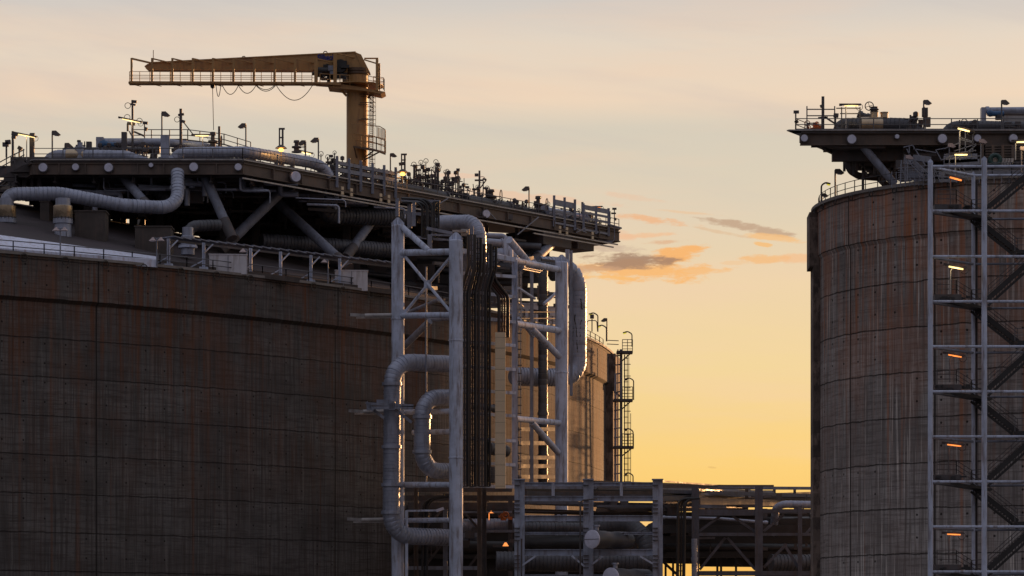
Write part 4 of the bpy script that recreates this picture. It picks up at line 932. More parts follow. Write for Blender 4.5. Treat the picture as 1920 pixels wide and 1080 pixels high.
# cable trays: black ladder-like bundles
def tray(name, label, pts, w, m='black_steel', bend=1., grp='cable trays on the riser tower', cables=3, rung=.55, cm=None):
    root = thing(name, label, 'cable tray', pts[0], grp); c = fillet(pts, bend, 5); a = MB(); b = MB()
    for s in (-1, 1): a.sweep([p + V(s * w / 2, 0, 0) for p in c], .15, 6)
    rr = resample(c, rung)
    for p in rr: a.box(p + V(0, .1, 0), (w, .06, .1))
    for k in range(cables): b.sweep([p + V((k + .5) / cables * w - w / 2, .12, 0) for p in c], w / cables * .46, 6)
    part('tray_frame', a, m, root); part('cable', b, cm or m, root)
tray('cable_tray', 'leftmost black cable tray bulging sideways at the tower head', [P(884, 440, 344.6), P(884, 500, 344.6), P(871, 548, 344.8), P(871, 912, 344.8)], .75, cm='dark_steel')
tray('cable_tray', 'second black cable tray curving over from the big elbow', [P(896, 446, 345.2), P(896, 505, 345.2), P(886, 548, 345.2), P(886, 912, 345.2)], .7)
tray('cable_tray', 'third black cable tray with the widest kink at its top', [P(914, 458, 345.9), P(914, 510, 345.9), P(904, 545, 345.9), P(904, 912, 345.9)], .8, cm='dark_steel')
tray('cable_tray', 'fourth black cable tray at the right of the bundle', [P(926, 462, 346.6), P(926, 505, 346.6), P(914, 540, 346.5), P(914, 912, 346.5)], .5)
tray('cable_tray', 'brownish cable tray bending right into the woven casing', [P(918, 515, 346.6), P(922, 528, 346.8), P(944, 556, 347.4), P(944, 632, 347.4)], 1.05, cm='cable_red', cables=4)
tray('cable_tray', 'U-shaped black cable tray left of the ribbed head elbow', [P(806, 450, 352), P(806, 384, 352), P(793, 374, 352), P(758, 372, 354)], .5)
tray('cable_tray', 'inner black cable tray beside the U-shaped one', [P(796, 445, 354), P(796, 388, 354), P(786, 380, 354), P(760, 379, 356)], .5, cm='dark_steel')
tray('cable_tray', 'short black upright tray touching the ribbed head elbow', [P(818, 445, 353), P(818, 378, 353)], .5)
solo('mesh_casing', MB().box((P(939, 625, 347) + P(937, 915, 347)) / 2, (1.12, .9, (P(0, 625, 350) - P(0, 915, 350)).z)), 'woven_mesh', 'tall cream woven mesh casing standing on the tower between the trays', 'cable casing', P(938, 915, 350))
# pipes on the tower
pipe('lagged_pipe', 'ribbed elbow leaving the platform at the tower head and turning down', [P(822, 418, 362), P(897, 416, 358), P(899, 492, 358)], .82, bend=1.9, seg=.36, lip=.035)
PBm = 'cladding'
pipe('lagged_pipe', 'tall ribbed riser pipe left of the tower with elbows at both ends', [P(850, 683, 352), P(736, 678, 347), P(733, 1004, 347), P(850, 1008, 352)], .92, PBm, 2.4, .40, bands=[(P(735, 720, 347), (0, 0, 1)), (P(734.3, 838, 347), (0, 0, 1)), (P(733.6, 909, 347), (0, 0, 1)), (P(733.2, 961, 347), (0, 0, 1))])
pipe('lagged_pipe', 'C-shaped ribbed pipe loop just left of the front tower column', [P(852, 745, 350), P(792, 746, 347), P(791, 882, 347), P(852, 884, 350)], .88, PBm, 2.2, .38, bands=[(P(791.6, 782, 347), (0, 0, 1)), (P(791.4, 847, 347), (0, 0, 1))])
m = MB()
for (x0, y0, x1, y1, D) in ((687, 757, 775, 761, 345), (690, 765, 775, 764, 345), (700, 768, 720, 784, 345.5), (738, 766, 772, 792, 345.5), (687, 754, 700, 770, 344.8)): m.beam(P(x0, y0, D), P(x1, y1, D), .4, .3)
m.box(P(720, 753, 345.4), (1.6, .4, .4)).box(P(735, 761, 345.2), (.7, .8, .9)).box(P(692, 762, 345), (.5, .8, .8))
solo('pipe_support', m, 'grey_steel', 'steel support bracket gripping the tall ribbed riser pipe halfway up', 'pipe support', P(735, 760, 345))
pipe('lagged_pipe', 'big dented cylindrical pipe bend at the right of the tower against the sky', [P(1010, 497, 388), P(1083, 500, 391), P(1083, 706, 391), P(1010, 708, 388), P(965, 706, 384)], 1.08, bend=[3.2, 2.0, .5], seg=.5, lip=.022)
pipe('lagged_pipe', 'bright ribbed horizontal pipe passing behind the right tower column', [P(962, 704, 379), P(1050, 709, 381)], 1.02, seg=.36, lip=.035)
m = MB(); rs = random.Random(9)
for (x0, y0, x1, y1) in ((1072, 575, 1078, 690), (1078, 590, 1084, 660), (1088, 560, 1092, 580), (1070, 560, 1073, 610), (1090, 600, 1086, 640)):
    p = [P(x0 + (x1 - x0) * t + rs.uniform(-1.5, 1.5), y0 + (y1 - y0) * t, 389.93 + abs((x0 - 1083) / 17) ** 2 * .5) for t in [i / 8 for i in range(9)]]; m.sweep(p, .07, 5)
solo('torn_seam', m, 'black_steel', 'black torn seams in the lagging of the big dented pipe', 'torn cladding', P(1080, 620, 389.6))
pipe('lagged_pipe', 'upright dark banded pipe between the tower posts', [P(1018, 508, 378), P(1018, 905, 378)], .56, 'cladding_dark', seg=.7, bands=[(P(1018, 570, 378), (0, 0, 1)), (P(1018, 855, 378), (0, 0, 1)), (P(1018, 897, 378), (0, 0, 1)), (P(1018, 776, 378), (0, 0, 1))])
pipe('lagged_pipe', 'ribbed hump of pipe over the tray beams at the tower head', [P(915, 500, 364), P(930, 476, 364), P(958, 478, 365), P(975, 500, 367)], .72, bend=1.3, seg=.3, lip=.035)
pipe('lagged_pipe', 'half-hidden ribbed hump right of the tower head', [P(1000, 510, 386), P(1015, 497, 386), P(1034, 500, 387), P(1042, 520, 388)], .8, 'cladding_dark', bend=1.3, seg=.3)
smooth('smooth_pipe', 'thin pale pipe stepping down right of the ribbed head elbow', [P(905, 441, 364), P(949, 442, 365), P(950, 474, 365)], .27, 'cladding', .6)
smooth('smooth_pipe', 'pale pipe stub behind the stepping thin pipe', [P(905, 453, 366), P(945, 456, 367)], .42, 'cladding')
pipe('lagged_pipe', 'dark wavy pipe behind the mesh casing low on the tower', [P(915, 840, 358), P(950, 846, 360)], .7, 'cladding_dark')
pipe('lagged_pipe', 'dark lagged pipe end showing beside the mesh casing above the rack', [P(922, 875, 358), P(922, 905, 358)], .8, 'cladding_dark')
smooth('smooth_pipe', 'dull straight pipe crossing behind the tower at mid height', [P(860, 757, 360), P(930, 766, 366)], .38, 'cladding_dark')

# ------------------------------------------------------------ far escape ladder tower at the right of the left tank
LD = 425.; lp = lambda x, y, d=0.: P(x, y, LD + d)
ET = thing('escape_ladder_tower', 'slender caged ladder tower behind the left tank against the yellow sky', 'ladder tower', lp(1163, 900))
part('column', MB().beam(lp(1164.5, 655), V(lp(1164.5, 655).x, LD, 0), .36), 'grey_steel', ET)
part('column', MB().beam(lp(1154, 700), V(lp(1154, 700).x, LD + 2, 0), .3), 'cladding', ET)
part('column', MB().beam(lp(1158.5, 655, 2), V(lp(1158.5, 655).x, LD + 2, 0), .16), 'galv_light', ET)
part('column', MB().beam(lp(1171, 665, -1), V(lp(1171, 665).x, LD - 1, 0), .14), 'dark_steel', ET)
m = MB()
for i in range(16): m.beam(lp(1151, 668 + i * 17), lp(1164, 666 + i * 17), .16)
psplit('tie_bar', m, 'grey_steel', ET)
m = MB()
for x in (1171.5, 1176): m.beam(lp(x, 665, -1), lp(x, 905, -1), .1)
for x in (1179, 1182.5): m.beam(lp(x, 668 if x < 1180 else 775, -2), lp(x, 905, -2), .08)
for i in range(22): m.beam(lp(1170, 672 + i * 11, -1), lp(1182 if i % 2 else 1177, 672 + i * 11, -2), .1)
part('caged_ladder', m, 'dark_steel', ET)
for k, (x0, x1, y) in enumerate(((1156, 1186, 661), (1150, 1186, 751), (1150, 1188, 839))):
    m = MB().box((lp(x0, y, -1) + lp(x1, y, -1)) / 2, ((x1 - x0) * LD / F, 2.2, .3)); m.beam(lp(x1 - 4, y + 2), lp(1166, y + 16), .16); part('platform', m, 'dark_steel', ET)
    a, b, c, d = lp(1167, y - 1, -2), lp(x1, y - 1, -2), lp(x1, y - 1, .5), lp(1167, y - 1, .5)
    m = MB(); rail(m, [a, b, c, d], 1.75 if k != 0 else 1.65, 4, .75, .04, False); part('railing', m, 'dark_steel', ET)
part('gangway', MB().beam(lp(1138, 645), lp(1160, 646), .1).beam(lp(1138, 638), lp(1160, 639), .1), 'rail_steel', ET)
def hooklamp(px, yt, D, yb, s, label, m='lit_green', group='hooked lamps on the escape ladder tower'):
    b = P(px, yb, D); t = P(px, yt, D); root = thing('hooked_lamp', label, 'lamp', b, group); u = D / F
    part('post', MB().sweep(fillet([b, t - UP * 2 * u, t + V(s * 8 * u, 0, 2.5 * u), t + V(s * 13 * u, 0, 1.5 * u)], .4, 5), .085, 6), 'dark_steel', root)
    c = t + V(s * 12 * u, 0, 1. * u)
    part('lamp_shade', MB().beam(c + V(-s * 2 * u, 0, .5 * u), c + V(s * 5 * u, 0, -1. * u), .35, .15), 'dark_steel', root); part('lens', MB().beam(c + V(-s * u, 0, -1.2 * u), c + V(s * 4.2 * u, 0, -2.6 * u), .28, .16), m, root)
hooklamp(1185, 624, LD, 650, -1, 'hooked lamp on the top landing of the escape ladder tower')
hooklamp(1188, 711, LD, 750, -1, 'hooked lamp on the second landing of the escape ladder tower', 'dark_steel')
hooklamp(1187, 806, LD, 838, -1, 'hooked lamp on the lowest landing of the escape ladder tower', 'dark_steel')
hooklamp(1187, 889, LD, 905, -1, 'hooked lamp just above the pipe rack left of the sky gap', 'dark_steel')
hooklamp(1121, 589, 408, 622, -1, 'hooked lamp on the left tank rim with its arm to the left', group='lamps at the far right of the left tank rim')
hooklamp(1137, 612, 416, 640, -1, 'low hooked lamp at the right end of the left tank rim', group='lamps at the far right of the left tank rim')
flood(1138, 600, 416, P(0, 640, 416).z, -1, 'floodlight on a pole at the right end of the left tank rim', 'lamps at the far right of the left tank rim', sz=.7)
m = MB(); c = P(1110, 598, 404)
m.tube(c - UP * 1.6, c, .08, 6).box(c + UP * .3, (.5, .4, .5)).sweep(fillet([c + V(-.7, 0, -1.6), c + V(-.6, 0, -.2), c + V(.6, 0, -.2), c + V(.7, 0, -1.6)], .3), .06, 6)
solo('vent_stand', m, 'dark_steel', 'small arched vent stand on the left tank rim beside the hooked lamp', 'vent', c - UP * 1.6)
m = MB().box(P(985, 588, 394), (4.2, 2, 2.2)); m.box(P(1033, 596, 396), (2.6, 2, 2.4)); m.box(P(985, 571, 394), (4.5, 2.2, .15)).box(P(1033, 577, 396), (2.8, 2.2, .15))
solo('roof_hut', m, 'white_box', 'pale sunlit cabinets on the roof seen through the tower', 'cabinet', P(985, 600, 394))
# ------------------------------------------------------------ pipe rack along the bottom
RF = 333.
FR = thing('pipe_rack', 'pale grey H-beam pipe rack with stacked beams in front of the tower', 'pipe rack', P(1100, 1080, RF))
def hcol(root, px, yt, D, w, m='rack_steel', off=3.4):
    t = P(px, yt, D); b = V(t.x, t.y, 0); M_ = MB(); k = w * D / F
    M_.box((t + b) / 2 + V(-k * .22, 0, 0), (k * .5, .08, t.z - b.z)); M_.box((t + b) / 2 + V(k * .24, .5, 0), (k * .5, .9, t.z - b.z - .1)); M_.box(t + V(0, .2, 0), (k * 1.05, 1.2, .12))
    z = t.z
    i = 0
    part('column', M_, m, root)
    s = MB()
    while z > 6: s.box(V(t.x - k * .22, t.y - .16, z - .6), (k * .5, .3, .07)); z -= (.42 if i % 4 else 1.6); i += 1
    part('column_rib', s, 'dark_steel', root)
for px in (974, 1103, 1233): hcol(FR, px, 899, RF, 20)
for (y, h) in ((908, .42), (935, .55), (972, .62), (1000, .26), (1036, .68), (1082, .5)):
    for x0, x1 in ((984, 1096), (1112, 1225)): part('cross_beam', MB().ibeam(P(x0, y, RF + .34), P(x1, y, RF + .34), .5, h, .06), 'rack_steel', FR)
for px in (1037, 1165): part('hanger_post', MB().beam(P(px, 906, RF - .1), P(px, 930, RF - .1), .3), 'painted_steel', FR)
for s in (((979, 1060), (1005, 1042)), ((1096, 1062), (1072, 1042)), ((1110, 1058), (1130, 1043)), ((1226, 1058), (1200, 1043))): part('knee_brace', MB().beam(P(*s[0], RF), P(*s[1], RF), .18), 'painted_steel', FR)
m = MB()
for px in (978, 1088): m.tube(P(px, 945 if px > 1000 else 1010, RF - 1.2), P(px, 1085, RF - 1.2), .1, 6)
m.tube(P(971, 1015, RF - 1.2), P(971, 1085, RF - 1.2), .08, 6); m.sweep(fillet([P(1088, 950, RF - 1.2), P(1090, 938, RF - 1.2), P(1120, 935, RF - 1)], .4), .08, 6)
part('conduit', m, 'dark_steel', FR)
# left part of the rack, below and behind the tower
LRk = thing('pipe_rack', 'dim brown-grey pipe rack standing behind the tower columns on the left', 'pipe rack', P(830, 1080, 354))
for px, D, w, yt, mm in ((780, 354, 8, 912, 'beam_steel'), (835, 354, 5.5, 955, 'grey_steel'), (899, 352, 8, 912, 'beam_steel'), (908, 353, 7, 912, 'dark_steel'), (957, 356, 5, 930, 'dark_steel')):
    t = P(px, yt, D); part('column', MB().ibeam(V(t.x, t.y, 0), t, w * D / F, .5, .1), mm, LRk)
for (x0, x1, y, D, h, mm) in ((760, 960, 918, 356, .5, 'dark_steel'), (760, 965, 934, 357, .6, 'dark_steel'), (765, 965, 949, 360, .8, 'dark_steel'), (765, 905, 1010, 354, .4, 'grey_steel'), (865, 905, 1003, 353, .5, 'grey_steel'), (765, 900, 1065, 354, .4, 'grey_steel'), (865, 960, 960, 354, .2, 'grey_steel'), (905, 965, 996, 356, .3, 'grey_steel'), (765, 965, 1040, 362, .9, 'black_steel'), (765, 965, 1075, 362, .9, 'black_steel'), (765, 905, 990, 364, 1.1, 'black_steel')):
    part('cross_beam', MB().beam(P(x0, y, D), P(x1, y, D), .4, h), mm, LRk)
for (x0, y0, x1, y1) in ((798, 990, 830, 955), (800, 1058, 830, 1018), (868, 958, 898, 992), (880, 1062, 900, 1035)): part('brace', MB().beam(P(x0, y0, 355 + x0 * .0005), P(x1, y1, 355 + x0 * .0005), .25), 'dark_steel', LRk)
fr = thing('portal_stand', 'small pale angled steel frame at the foot of the ribbed riser pipe', 'steel frame', P(765, 1080, 348))
part('post', MB().beam(P(762.5, 957, 348), V(P(762.5, 957, 348).x, 348, 0), .3), 'painted_steel', fr); part('top_bar', MB().beam(P(762, 958, 348), P(818, 957, 348), .2), 'painted_steel', fr)
part('lamp_head', MB().beam(P(818, 958, 348), P(832, 953, 348), .5, .3), 'disc_white', fr)
def ctray(lb, pts, w, D): tray('cable_tray', lb, [P(x, y, D) for x, y in pts], w, bend=1.3, grp='black cable trays in the pipe rack')
ctray('black cable tray arching down beside the small angled frame', [(838, 931), (798, 936), (796, 1090)], .5, 350)
ctray('black cable tray arching down right of the pale rack', [(1305, 934), (1278, 936), (1276, 1090)], .75, 338)
# dark rack on the right half, running behind the right tank
DR = 342.
RR_ = thing('pipe_rack', 'dark steel pipe rack with inverted-V bracing in front of the yellow sky', 'pipe rack', P(1360, 1080, DR))
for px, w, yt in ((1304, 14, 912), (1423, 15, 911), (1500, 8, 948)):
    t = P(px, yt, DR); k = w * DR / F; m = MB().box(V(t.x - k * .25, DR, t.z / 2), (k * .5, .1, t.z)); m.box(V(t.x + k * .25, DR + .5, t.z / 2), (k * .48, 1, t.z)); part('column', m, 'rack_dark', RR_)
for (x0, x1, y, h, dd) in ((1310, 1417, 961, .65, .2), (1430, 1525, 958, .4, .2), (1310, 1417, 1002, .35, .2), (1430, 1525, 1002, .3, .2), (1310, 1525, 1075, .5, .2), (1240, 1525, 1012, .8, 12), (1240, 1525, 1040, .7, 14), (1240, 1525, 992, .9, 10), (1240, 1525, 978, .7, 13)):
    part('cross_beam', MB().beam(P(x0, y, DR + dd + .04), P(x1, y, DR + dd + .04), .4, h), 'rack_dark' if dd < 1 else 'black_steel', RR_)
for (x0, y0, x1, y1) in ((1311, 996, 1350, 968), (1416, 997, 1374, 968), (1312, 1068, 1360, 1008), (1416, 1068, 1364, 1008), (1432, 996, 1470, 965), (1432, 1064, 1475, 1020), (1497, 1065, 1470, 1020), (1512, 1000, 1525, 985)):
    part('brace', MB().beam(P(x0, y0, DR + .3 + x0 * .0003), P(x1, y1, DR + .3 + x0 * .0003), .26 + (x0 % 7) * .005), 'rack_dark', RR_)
# upper longitudinal members and pipes receding to the right
tops = [((1113, 904, 352), (1390, 913, 372), .3, .35, 'beam_steel'), ((1240, 902, 345), (1396, 914, 372), .12, .15, 'dark_steel'), ((1390, 914, 372), (1540, 915, 374), .4, .25, 'beam_steel'), ((985, 916, 350), (1400, 925, 372), .4, .8, 'beam_steel'),
        ((985, 925, 348), (1400, 938, 372), .5, .5, 'dark_steel'), ((1240, 935, 345), (1525, 926, 380), .4, .5, 'dark_steel'), ((1310, 940, 345), (1525, 945, 372), .4, .7, 'beam_steel'), ((985, 943, 350), (1250, 952, 360), .5, .35, 'dark_steel'),
        ((1310, 926, 352), (1525, 936, 376), .3, .25, 'grey_steel'), ((985, 958, 352), (1230, 966, 358), .5, .5, 'black_steel'), ((1240, 914, 348), (1410, 916, 360), .15, .12, 'dark_steel'), ((1240, 922, 350), (1525, 932, 372), .3, .3, 'grey_steel')]
gr = thing('rack_top_girder', 'long layered girders receding along the top of the pipe rack', 'girder', P(1300, 915, 360))
rs = random.Random(61)
for i in range(26):
    y = 911 + i * 1.9 + rs.uniform(-1, 1); x0 = rs.choice((985, 1120, 1240, 1300)); x1 = rs.choice((1395, 1450, 1525)); tops.append(((x0, y + rs.uniform(-1, 2), 346 + rs.uniform(0, 6)), (x1, y + rs.uniform(0, 9), 366 + rs.uniform(0, 8)), rs.uniform(.15, .5), rs.uniform(.12, .42), rs.choice(('dark_steel', 'beam_steel', 'grey_steel', 'black_steel', 'rack_dark'))))
for a, b, w_, h, mm in tops: part('girder', MB().beam(P(*a), P(*b), w_, h), mm, gr)
for px in (1334, 1400, 1325): part('stub_post', MB().beam(P(px, 915, 360), P(px, 955, 360), .35), 'beam_steel', gr)
part('girder_flange', MB().beam(P(1310, 945, 350), P(1360, 946, 352), .4, .9), 'grey_steel', gr)
for px in (1362, 1405, 1452, 1490): part('stub_post', MB().beam(P(px, 917, 372), P(px, 950, 372), .3), 'dark_steel', gr)
# pipes in the rack
rp = 'lagged pipes lying in the pipe rack'
pipe('lagged_pipe', 'ribbed blue-grey pipe in the gap left of the pale rack', [P(862, 985, 356), P(968, 984, 357)], .72, group=rp)
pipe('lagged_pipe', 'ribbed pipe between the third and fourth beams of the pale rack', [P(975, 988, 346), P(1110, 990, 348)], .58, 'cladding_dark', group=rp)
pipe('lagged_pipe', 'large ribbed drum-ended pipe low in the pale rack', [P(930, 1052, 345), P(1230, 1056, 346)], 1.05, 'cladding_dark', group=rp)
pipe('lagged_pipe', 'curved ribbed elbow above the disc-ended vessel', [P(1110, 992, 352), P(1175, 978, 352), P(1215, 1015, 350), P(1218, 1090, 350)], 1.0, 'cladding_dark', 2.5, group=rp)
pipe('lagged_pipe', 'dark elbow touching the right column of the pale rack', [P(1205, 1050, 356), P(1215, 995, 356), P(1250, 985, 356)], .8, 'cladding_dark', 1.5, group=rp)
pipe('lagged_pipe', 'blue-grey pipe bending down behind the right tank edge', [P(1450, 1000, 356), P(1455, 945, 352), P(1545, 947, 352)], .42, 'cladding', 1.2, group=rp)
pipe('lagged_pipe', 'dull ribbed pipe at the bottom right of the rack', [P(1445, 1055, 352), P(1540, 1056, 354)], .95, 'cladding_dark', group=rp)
pipe('lagged_pipe', 'grey upright pipe with collars against the dark rack column', [P(1302, 1010, 340), P(1302, 1090, 340)], .3, seg=.3, group=rp, bands=[(P(1302, 1048, 340), (0, 0, 1))])
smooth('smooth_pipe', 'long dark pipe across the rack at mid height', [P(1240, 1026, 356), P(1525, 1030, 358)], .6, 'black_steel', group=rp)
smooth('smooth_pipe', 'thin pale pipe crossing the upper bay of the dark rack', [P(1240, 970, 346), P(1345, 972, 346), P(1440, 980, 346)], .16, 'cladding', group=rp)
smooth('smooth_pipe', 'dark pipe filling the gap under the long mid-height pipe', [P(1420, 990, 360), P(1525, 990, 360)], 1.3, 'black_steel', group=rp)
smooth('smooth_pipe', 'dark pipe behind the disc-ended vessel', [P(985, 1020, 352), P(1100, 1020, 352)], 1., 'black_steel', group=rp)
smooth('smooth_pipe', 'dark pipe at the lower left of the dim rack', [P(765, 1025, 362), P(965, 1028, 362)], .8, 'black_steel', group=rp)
def vessel(x0, x1, y, D, r, lb):
    root = thing('vessel', lb, 'vessel', P(x0, y, D), 'disc-ended horizontal vessels in the pale rack'); a = P(x0, y, D); d = V(.62, .78, 0)
    L = (x1 - x0) / F * D / .62
    part('shell', MB().lathe(a, [(r, 0), (r, L * .33), (r * .93, L * .35), (r * .93, L * .6), (r * 1.0, L * .62), (r * 1.0, L)], 28, d), 'cladding_dark', root)
    part('end_cover', MB().lathe(a - d * .18, [(r * .9, 0), (r * 1.03, .05), (r * 1.03, .2)], 28, d), 'disc_white', root)
    part('cover_seam', MB().box(a - d * .2, (r * 2, .03, .05), math.atan2(d.y, d.x) - math.pi / 2), 'dark_steel', root)
    part('nozzle', MB().lathe(a + UP * r * .8 + d * .7, [(.25, 0), (.25, .55), (.38, .58), (.38, .75)], 14), 'cladding', root)
vessel(1111, 1180, 1011, 330, .93, 'upper horizontal vessel with a pale round end in the pale rack')
vessel(1146, 1215, 1083, 330, 1.0, 'lower horizontal vessel with a pale round end at the bottom edge')
root = thing('mixing_machine', 'orange-lit machine parts on the ribbed pipe left of the pale rack', 'machine', P(945, 975, 354))
r_ = random.Random(4); m = MB()
for i in range(12): m.box(P(936 + r_.random() * 22, 960 + r_.random() * 14, 354), (r_.uniform(.15, .5), .3, r_.uniform(.1, .4)), r_.random())
m.ring(P(948, 966, 353.5), .35, .07); part('body', m, 'orange_paint', root)
solo('small_lamp', MB().lathe(P(921, 962, 354), [(.3, 0), (.2, .15), (.05, .25)], 12).beam(P(917, 963, 354), P(917, 975, 354), .1), 'lit_orange', 'small orange lamp left of the orange-lit machine', 'lamp', P(921, 962, 354))
solo('small_lamp', MB().lathe(P(948, 1024, 352), [(.35, 0), (.25, .15), (.1, .4)], 12), 'lit_orange', 'small orange lamp in the dark bay below the orange-lit machine', 'lamp', P(948, 1024, 352))
m = MB(); rs = random.Random(31)
for i in range(130):                         # fittings, hangers and small lines inside the racks
    x, y = rs.uniform(770, 1515), rs.uniform(925, 1045 if rs.random() < .9 else 1075); D = rs.uniform(352, 362); k = rs.random()
    if 1185 < x < 1225 and y < 965: continue
    if 1235 < x < 1440 and y > 1040: continue
    if k < .4: m.beam(P(x, y, D), P(x + rs.uniform(8, 50), y + rs.uniform(-2, 3), D), rs.uniform(.1, .4))
    elif k < .8: m.beam(P(x, y, D), P(x, y + rs.uniform(6, 30), D), rs.uniform(.1, .3))
    else: m.box(P(x, y, D), (rs.uniform(.4, 1.4), .6, rs.uniform(.4, 1.2)))
solo('rack_pipework', m, 'dark_steel', 'tangle of small dark lines and hangers inside the pipe racks', 'pipework', P(1100, 1000, 352))['kind'] = 'stuff'
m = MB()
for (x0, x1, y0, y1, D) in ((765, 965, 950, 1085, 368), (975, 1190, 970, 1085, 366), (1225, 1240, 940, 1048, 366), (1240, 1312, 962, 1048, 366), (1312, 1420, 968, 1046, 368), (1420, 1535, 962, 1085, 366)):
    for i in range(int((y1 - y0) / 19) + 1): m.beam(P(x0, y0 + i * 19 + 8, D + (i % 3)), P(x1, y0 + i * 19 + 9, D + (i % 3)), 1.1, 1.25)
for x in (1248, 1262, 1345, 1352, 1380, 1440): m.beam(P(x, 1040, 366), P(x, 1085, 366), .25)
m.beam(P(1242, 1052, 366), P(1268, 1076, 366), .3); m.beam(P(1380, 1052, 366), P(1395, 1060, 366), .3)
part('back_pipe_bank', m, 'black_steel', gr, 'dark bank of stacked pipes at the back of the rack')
# ------------------------------------------------------------ right-hand platform
ZR = (HY - 245) / F * 285 + CZ; D0 = 285.
rp_ = lambda x, y, d=0.: P(x, y, D0 + d)
RP = thing('work_platform', 'dark steel pipe platform jutting left over the right tank', 'platform', (rp_(1700, 250)))
xl, xr = rp_(1478, 245).x, rp_(1990, 245).x
part('deck', MB().poly([V(xl + .3, D0, ZR - .2), V(xr, D0, ZR - .2), V(xr, D0 + 16, ZR - .2), V(xl + 8.5, D0 + 16, ZR - .2)], (0, 0, .16)), 'dark_steel', RP)
part('deck_edge', MB().beam(V(xl, D0, ZR + .03), V(xr, D0, ZR + .03), .4, .1).beam(V(xl, D0, ZR + .03), V(xl + 8.2, D0 + 16, ZR + .03), .3, .1), 'galv_light', RP)
m = MB(); m.ibeam(V(rp_(1501, 0).x, D0 + .4, ZR - .72), V(xr, D0 + .4, ZR - .72), .5, 1.05, .09); part('edge_girder', m, 'beam_steel', RP)
part('cantilever_tip', MB().poly([rp_(1478, 246), rp_(1502, 246), rp_(1502, 256), rp_(1490, 251)], (7., 14, 0)), 'dark_steel', RP)
part('end_girder', MB().poly([rp_(1501, 250, .6), rp_(1660, 250, .6), rp_(1660, 278, .6), rp_(1573, 278, .6), rp_(1501, 264, .6)], (0, 1.2, 0)).beam(rp_(1503, 257, 1), rp_(1503, 257, 1) + V(7, 14, 0), .3, .7), 'dark_steel', RP)
m = MB()
for i in range(6): m.ibeam(V(rp_(1508, 0).x + (1.5 + i * 2.7) * .5, D0 + 1.5 + i * 2.7, ZR - .8), V(xr, D0 + 1.5 + i * 2.7, ZR - .8), .35, .9, .1)
for i in range(12): x_ = rp_(1548 + i * 38, 0).x; m.beam(V(x_, D0 + 1.5, ZR - 1.3), V(x_ + (6 if i < 3 else 0), D0 + 15, ZR - 1.3), .3, .4)
m.beam(rp_(1560, 290, 3), rp_(1960, 290, 3), .8, 1.2); m.beam(rp_(1590, 302, 8), rp_(1960, 306, 8), 1., 1.6); m.beam(rp_(1640, 325, 12), rp_(1960, 325, 12), 1., 1.2)
part('underdeck_beam', m, 'dark_steel', RP)
m = MB(); rs = random.Random(77)
for i in range(70):
    x = rs.uniform(1575, 1910); p = rp_(x, 278, rs.uniform(1, 12)); ln = rs.uniform(.6, 2.2); k = rs.random()
    if x > 1660: ln *= 1.4
    if k < .5: m.beam(p, p - UP * ln, rs.uniform(.08, .25))
    else: q = p - UP * rs.uniform(.3, ln); m.beam(q, q + V(rs.uniform(1, 4), 0, 0), rs.uniform(.1, .35))
psplit('hanger', m, 'dark_steel', RP)
for (x0, y0, d0, x1, y1, d1, r, mm) in ((1617, 273, 1, 1678, 346, 1, .36, 'grey_steel'), (1625, 312, 8, 1668, 354, 6, .3, 'dark_steel')): part('strut', MB().sweep([rp_(x0, y0, d0), rp_(x1, y1, d1)], r, 14), mm, RP)
for (px, py, r) in ((1508, 259, 6.6), (1597, 261, 8.4), (1682, 256, 4.1), (1767, 260, 8.4), (1833, 259, 6.6), (1900, 259.5, 7.8)):
    k = r * D0 / F; q = rp_(px, py, -.1)
    s_ = part('tube_end', MB().lathe(q, [(k * .97, -.1), (k, -.05), (k, .35)], 24, (0, 1, 0)), 'disc_white', RP); part('girder_collar', MB().lathe(q, [(k * 1.22, .05), (k * 1.22, .3)], 24, (0, 1, 0)), 'dark_steel', s_)
m = MB(); rail(m, [rp_(1492, 244.5), rp_(1930, 244.5)], 1.05, 2, 2.2, .04); rail(m, [rp_(1492, 244.5), rp_(1492, 244.5) + V(7, 14, 0)], 1.05, 2, 2.4, .04)
part('front_railing', m, 'rail_steel', RP)
m = MB()
for x in (1513, 1565, 1578, 1612.5): m.beam(rp_(x, 245, 1), rp_(x, 199 if x < 1570 else 201, 1), .1)
for (x0, x1, y) in ((1513, 1565, 205), (1513, 1565, 217), (1568, 1612, 203), (1575, 1612, 213), (1513, 1530, 231)): m.beam(rp_(x0, y, 1), rp_(x1, y, 1), .09)
part('scaffold_rail', m, 'rail_steel', RP)
m = MB(); m.beam(rp_(1546, 219, .5), rp_(1566, 232, .5), .14); m.beam(rp_(1534, 221, .5), rp_(1552, 220, .5), .14)
part('stay', m, 'dark_steel', RP)
m = MB(); m.sweep(fillet([rp_(1590, 288, 4), rp_(1590, 318, 4), rp_(1610, 330, 5), rp_(1660, 334, 6)], 1.), .32, 12)
for (x0, y0, x1, y1) in ((1508, 267, 1575, 286), (1575, 286, 1620, 286), (1540, 272, 1575, 286), (1575, 280, 1600, 300), (1600, 286, 1640, 286), (1596, 280, 1596, 305), (1606, 280, 1606, 322), (1560, 280, 1562, 293), (1625, 290, 1700, 292), (1640, 284, 1640, 330), (1655, 290, 1655, 345), (1672, 285, 1672, 340), (1640, 300, 1700, 303), (1650, 318, 1700, 316), (1566, 291, 1580, 294), (1570, 296, 1588, 304), (1586, 302, 1594, 311), (1600, 300, 1600, 328), (1618, 286, 1618, 365), (1612, 308, 1640, 308), (1630, 330, 1660, 330), (1617, 315, 1626, 330), (1645, 310, 1648, 340)): m.beam(rp_(x0, y0, 4), rp_(x1, y1, 4), .22)
psplit('slung_pipework', m, 'dark_steel', RP)
pg = 'lagged pipes on the right platform'
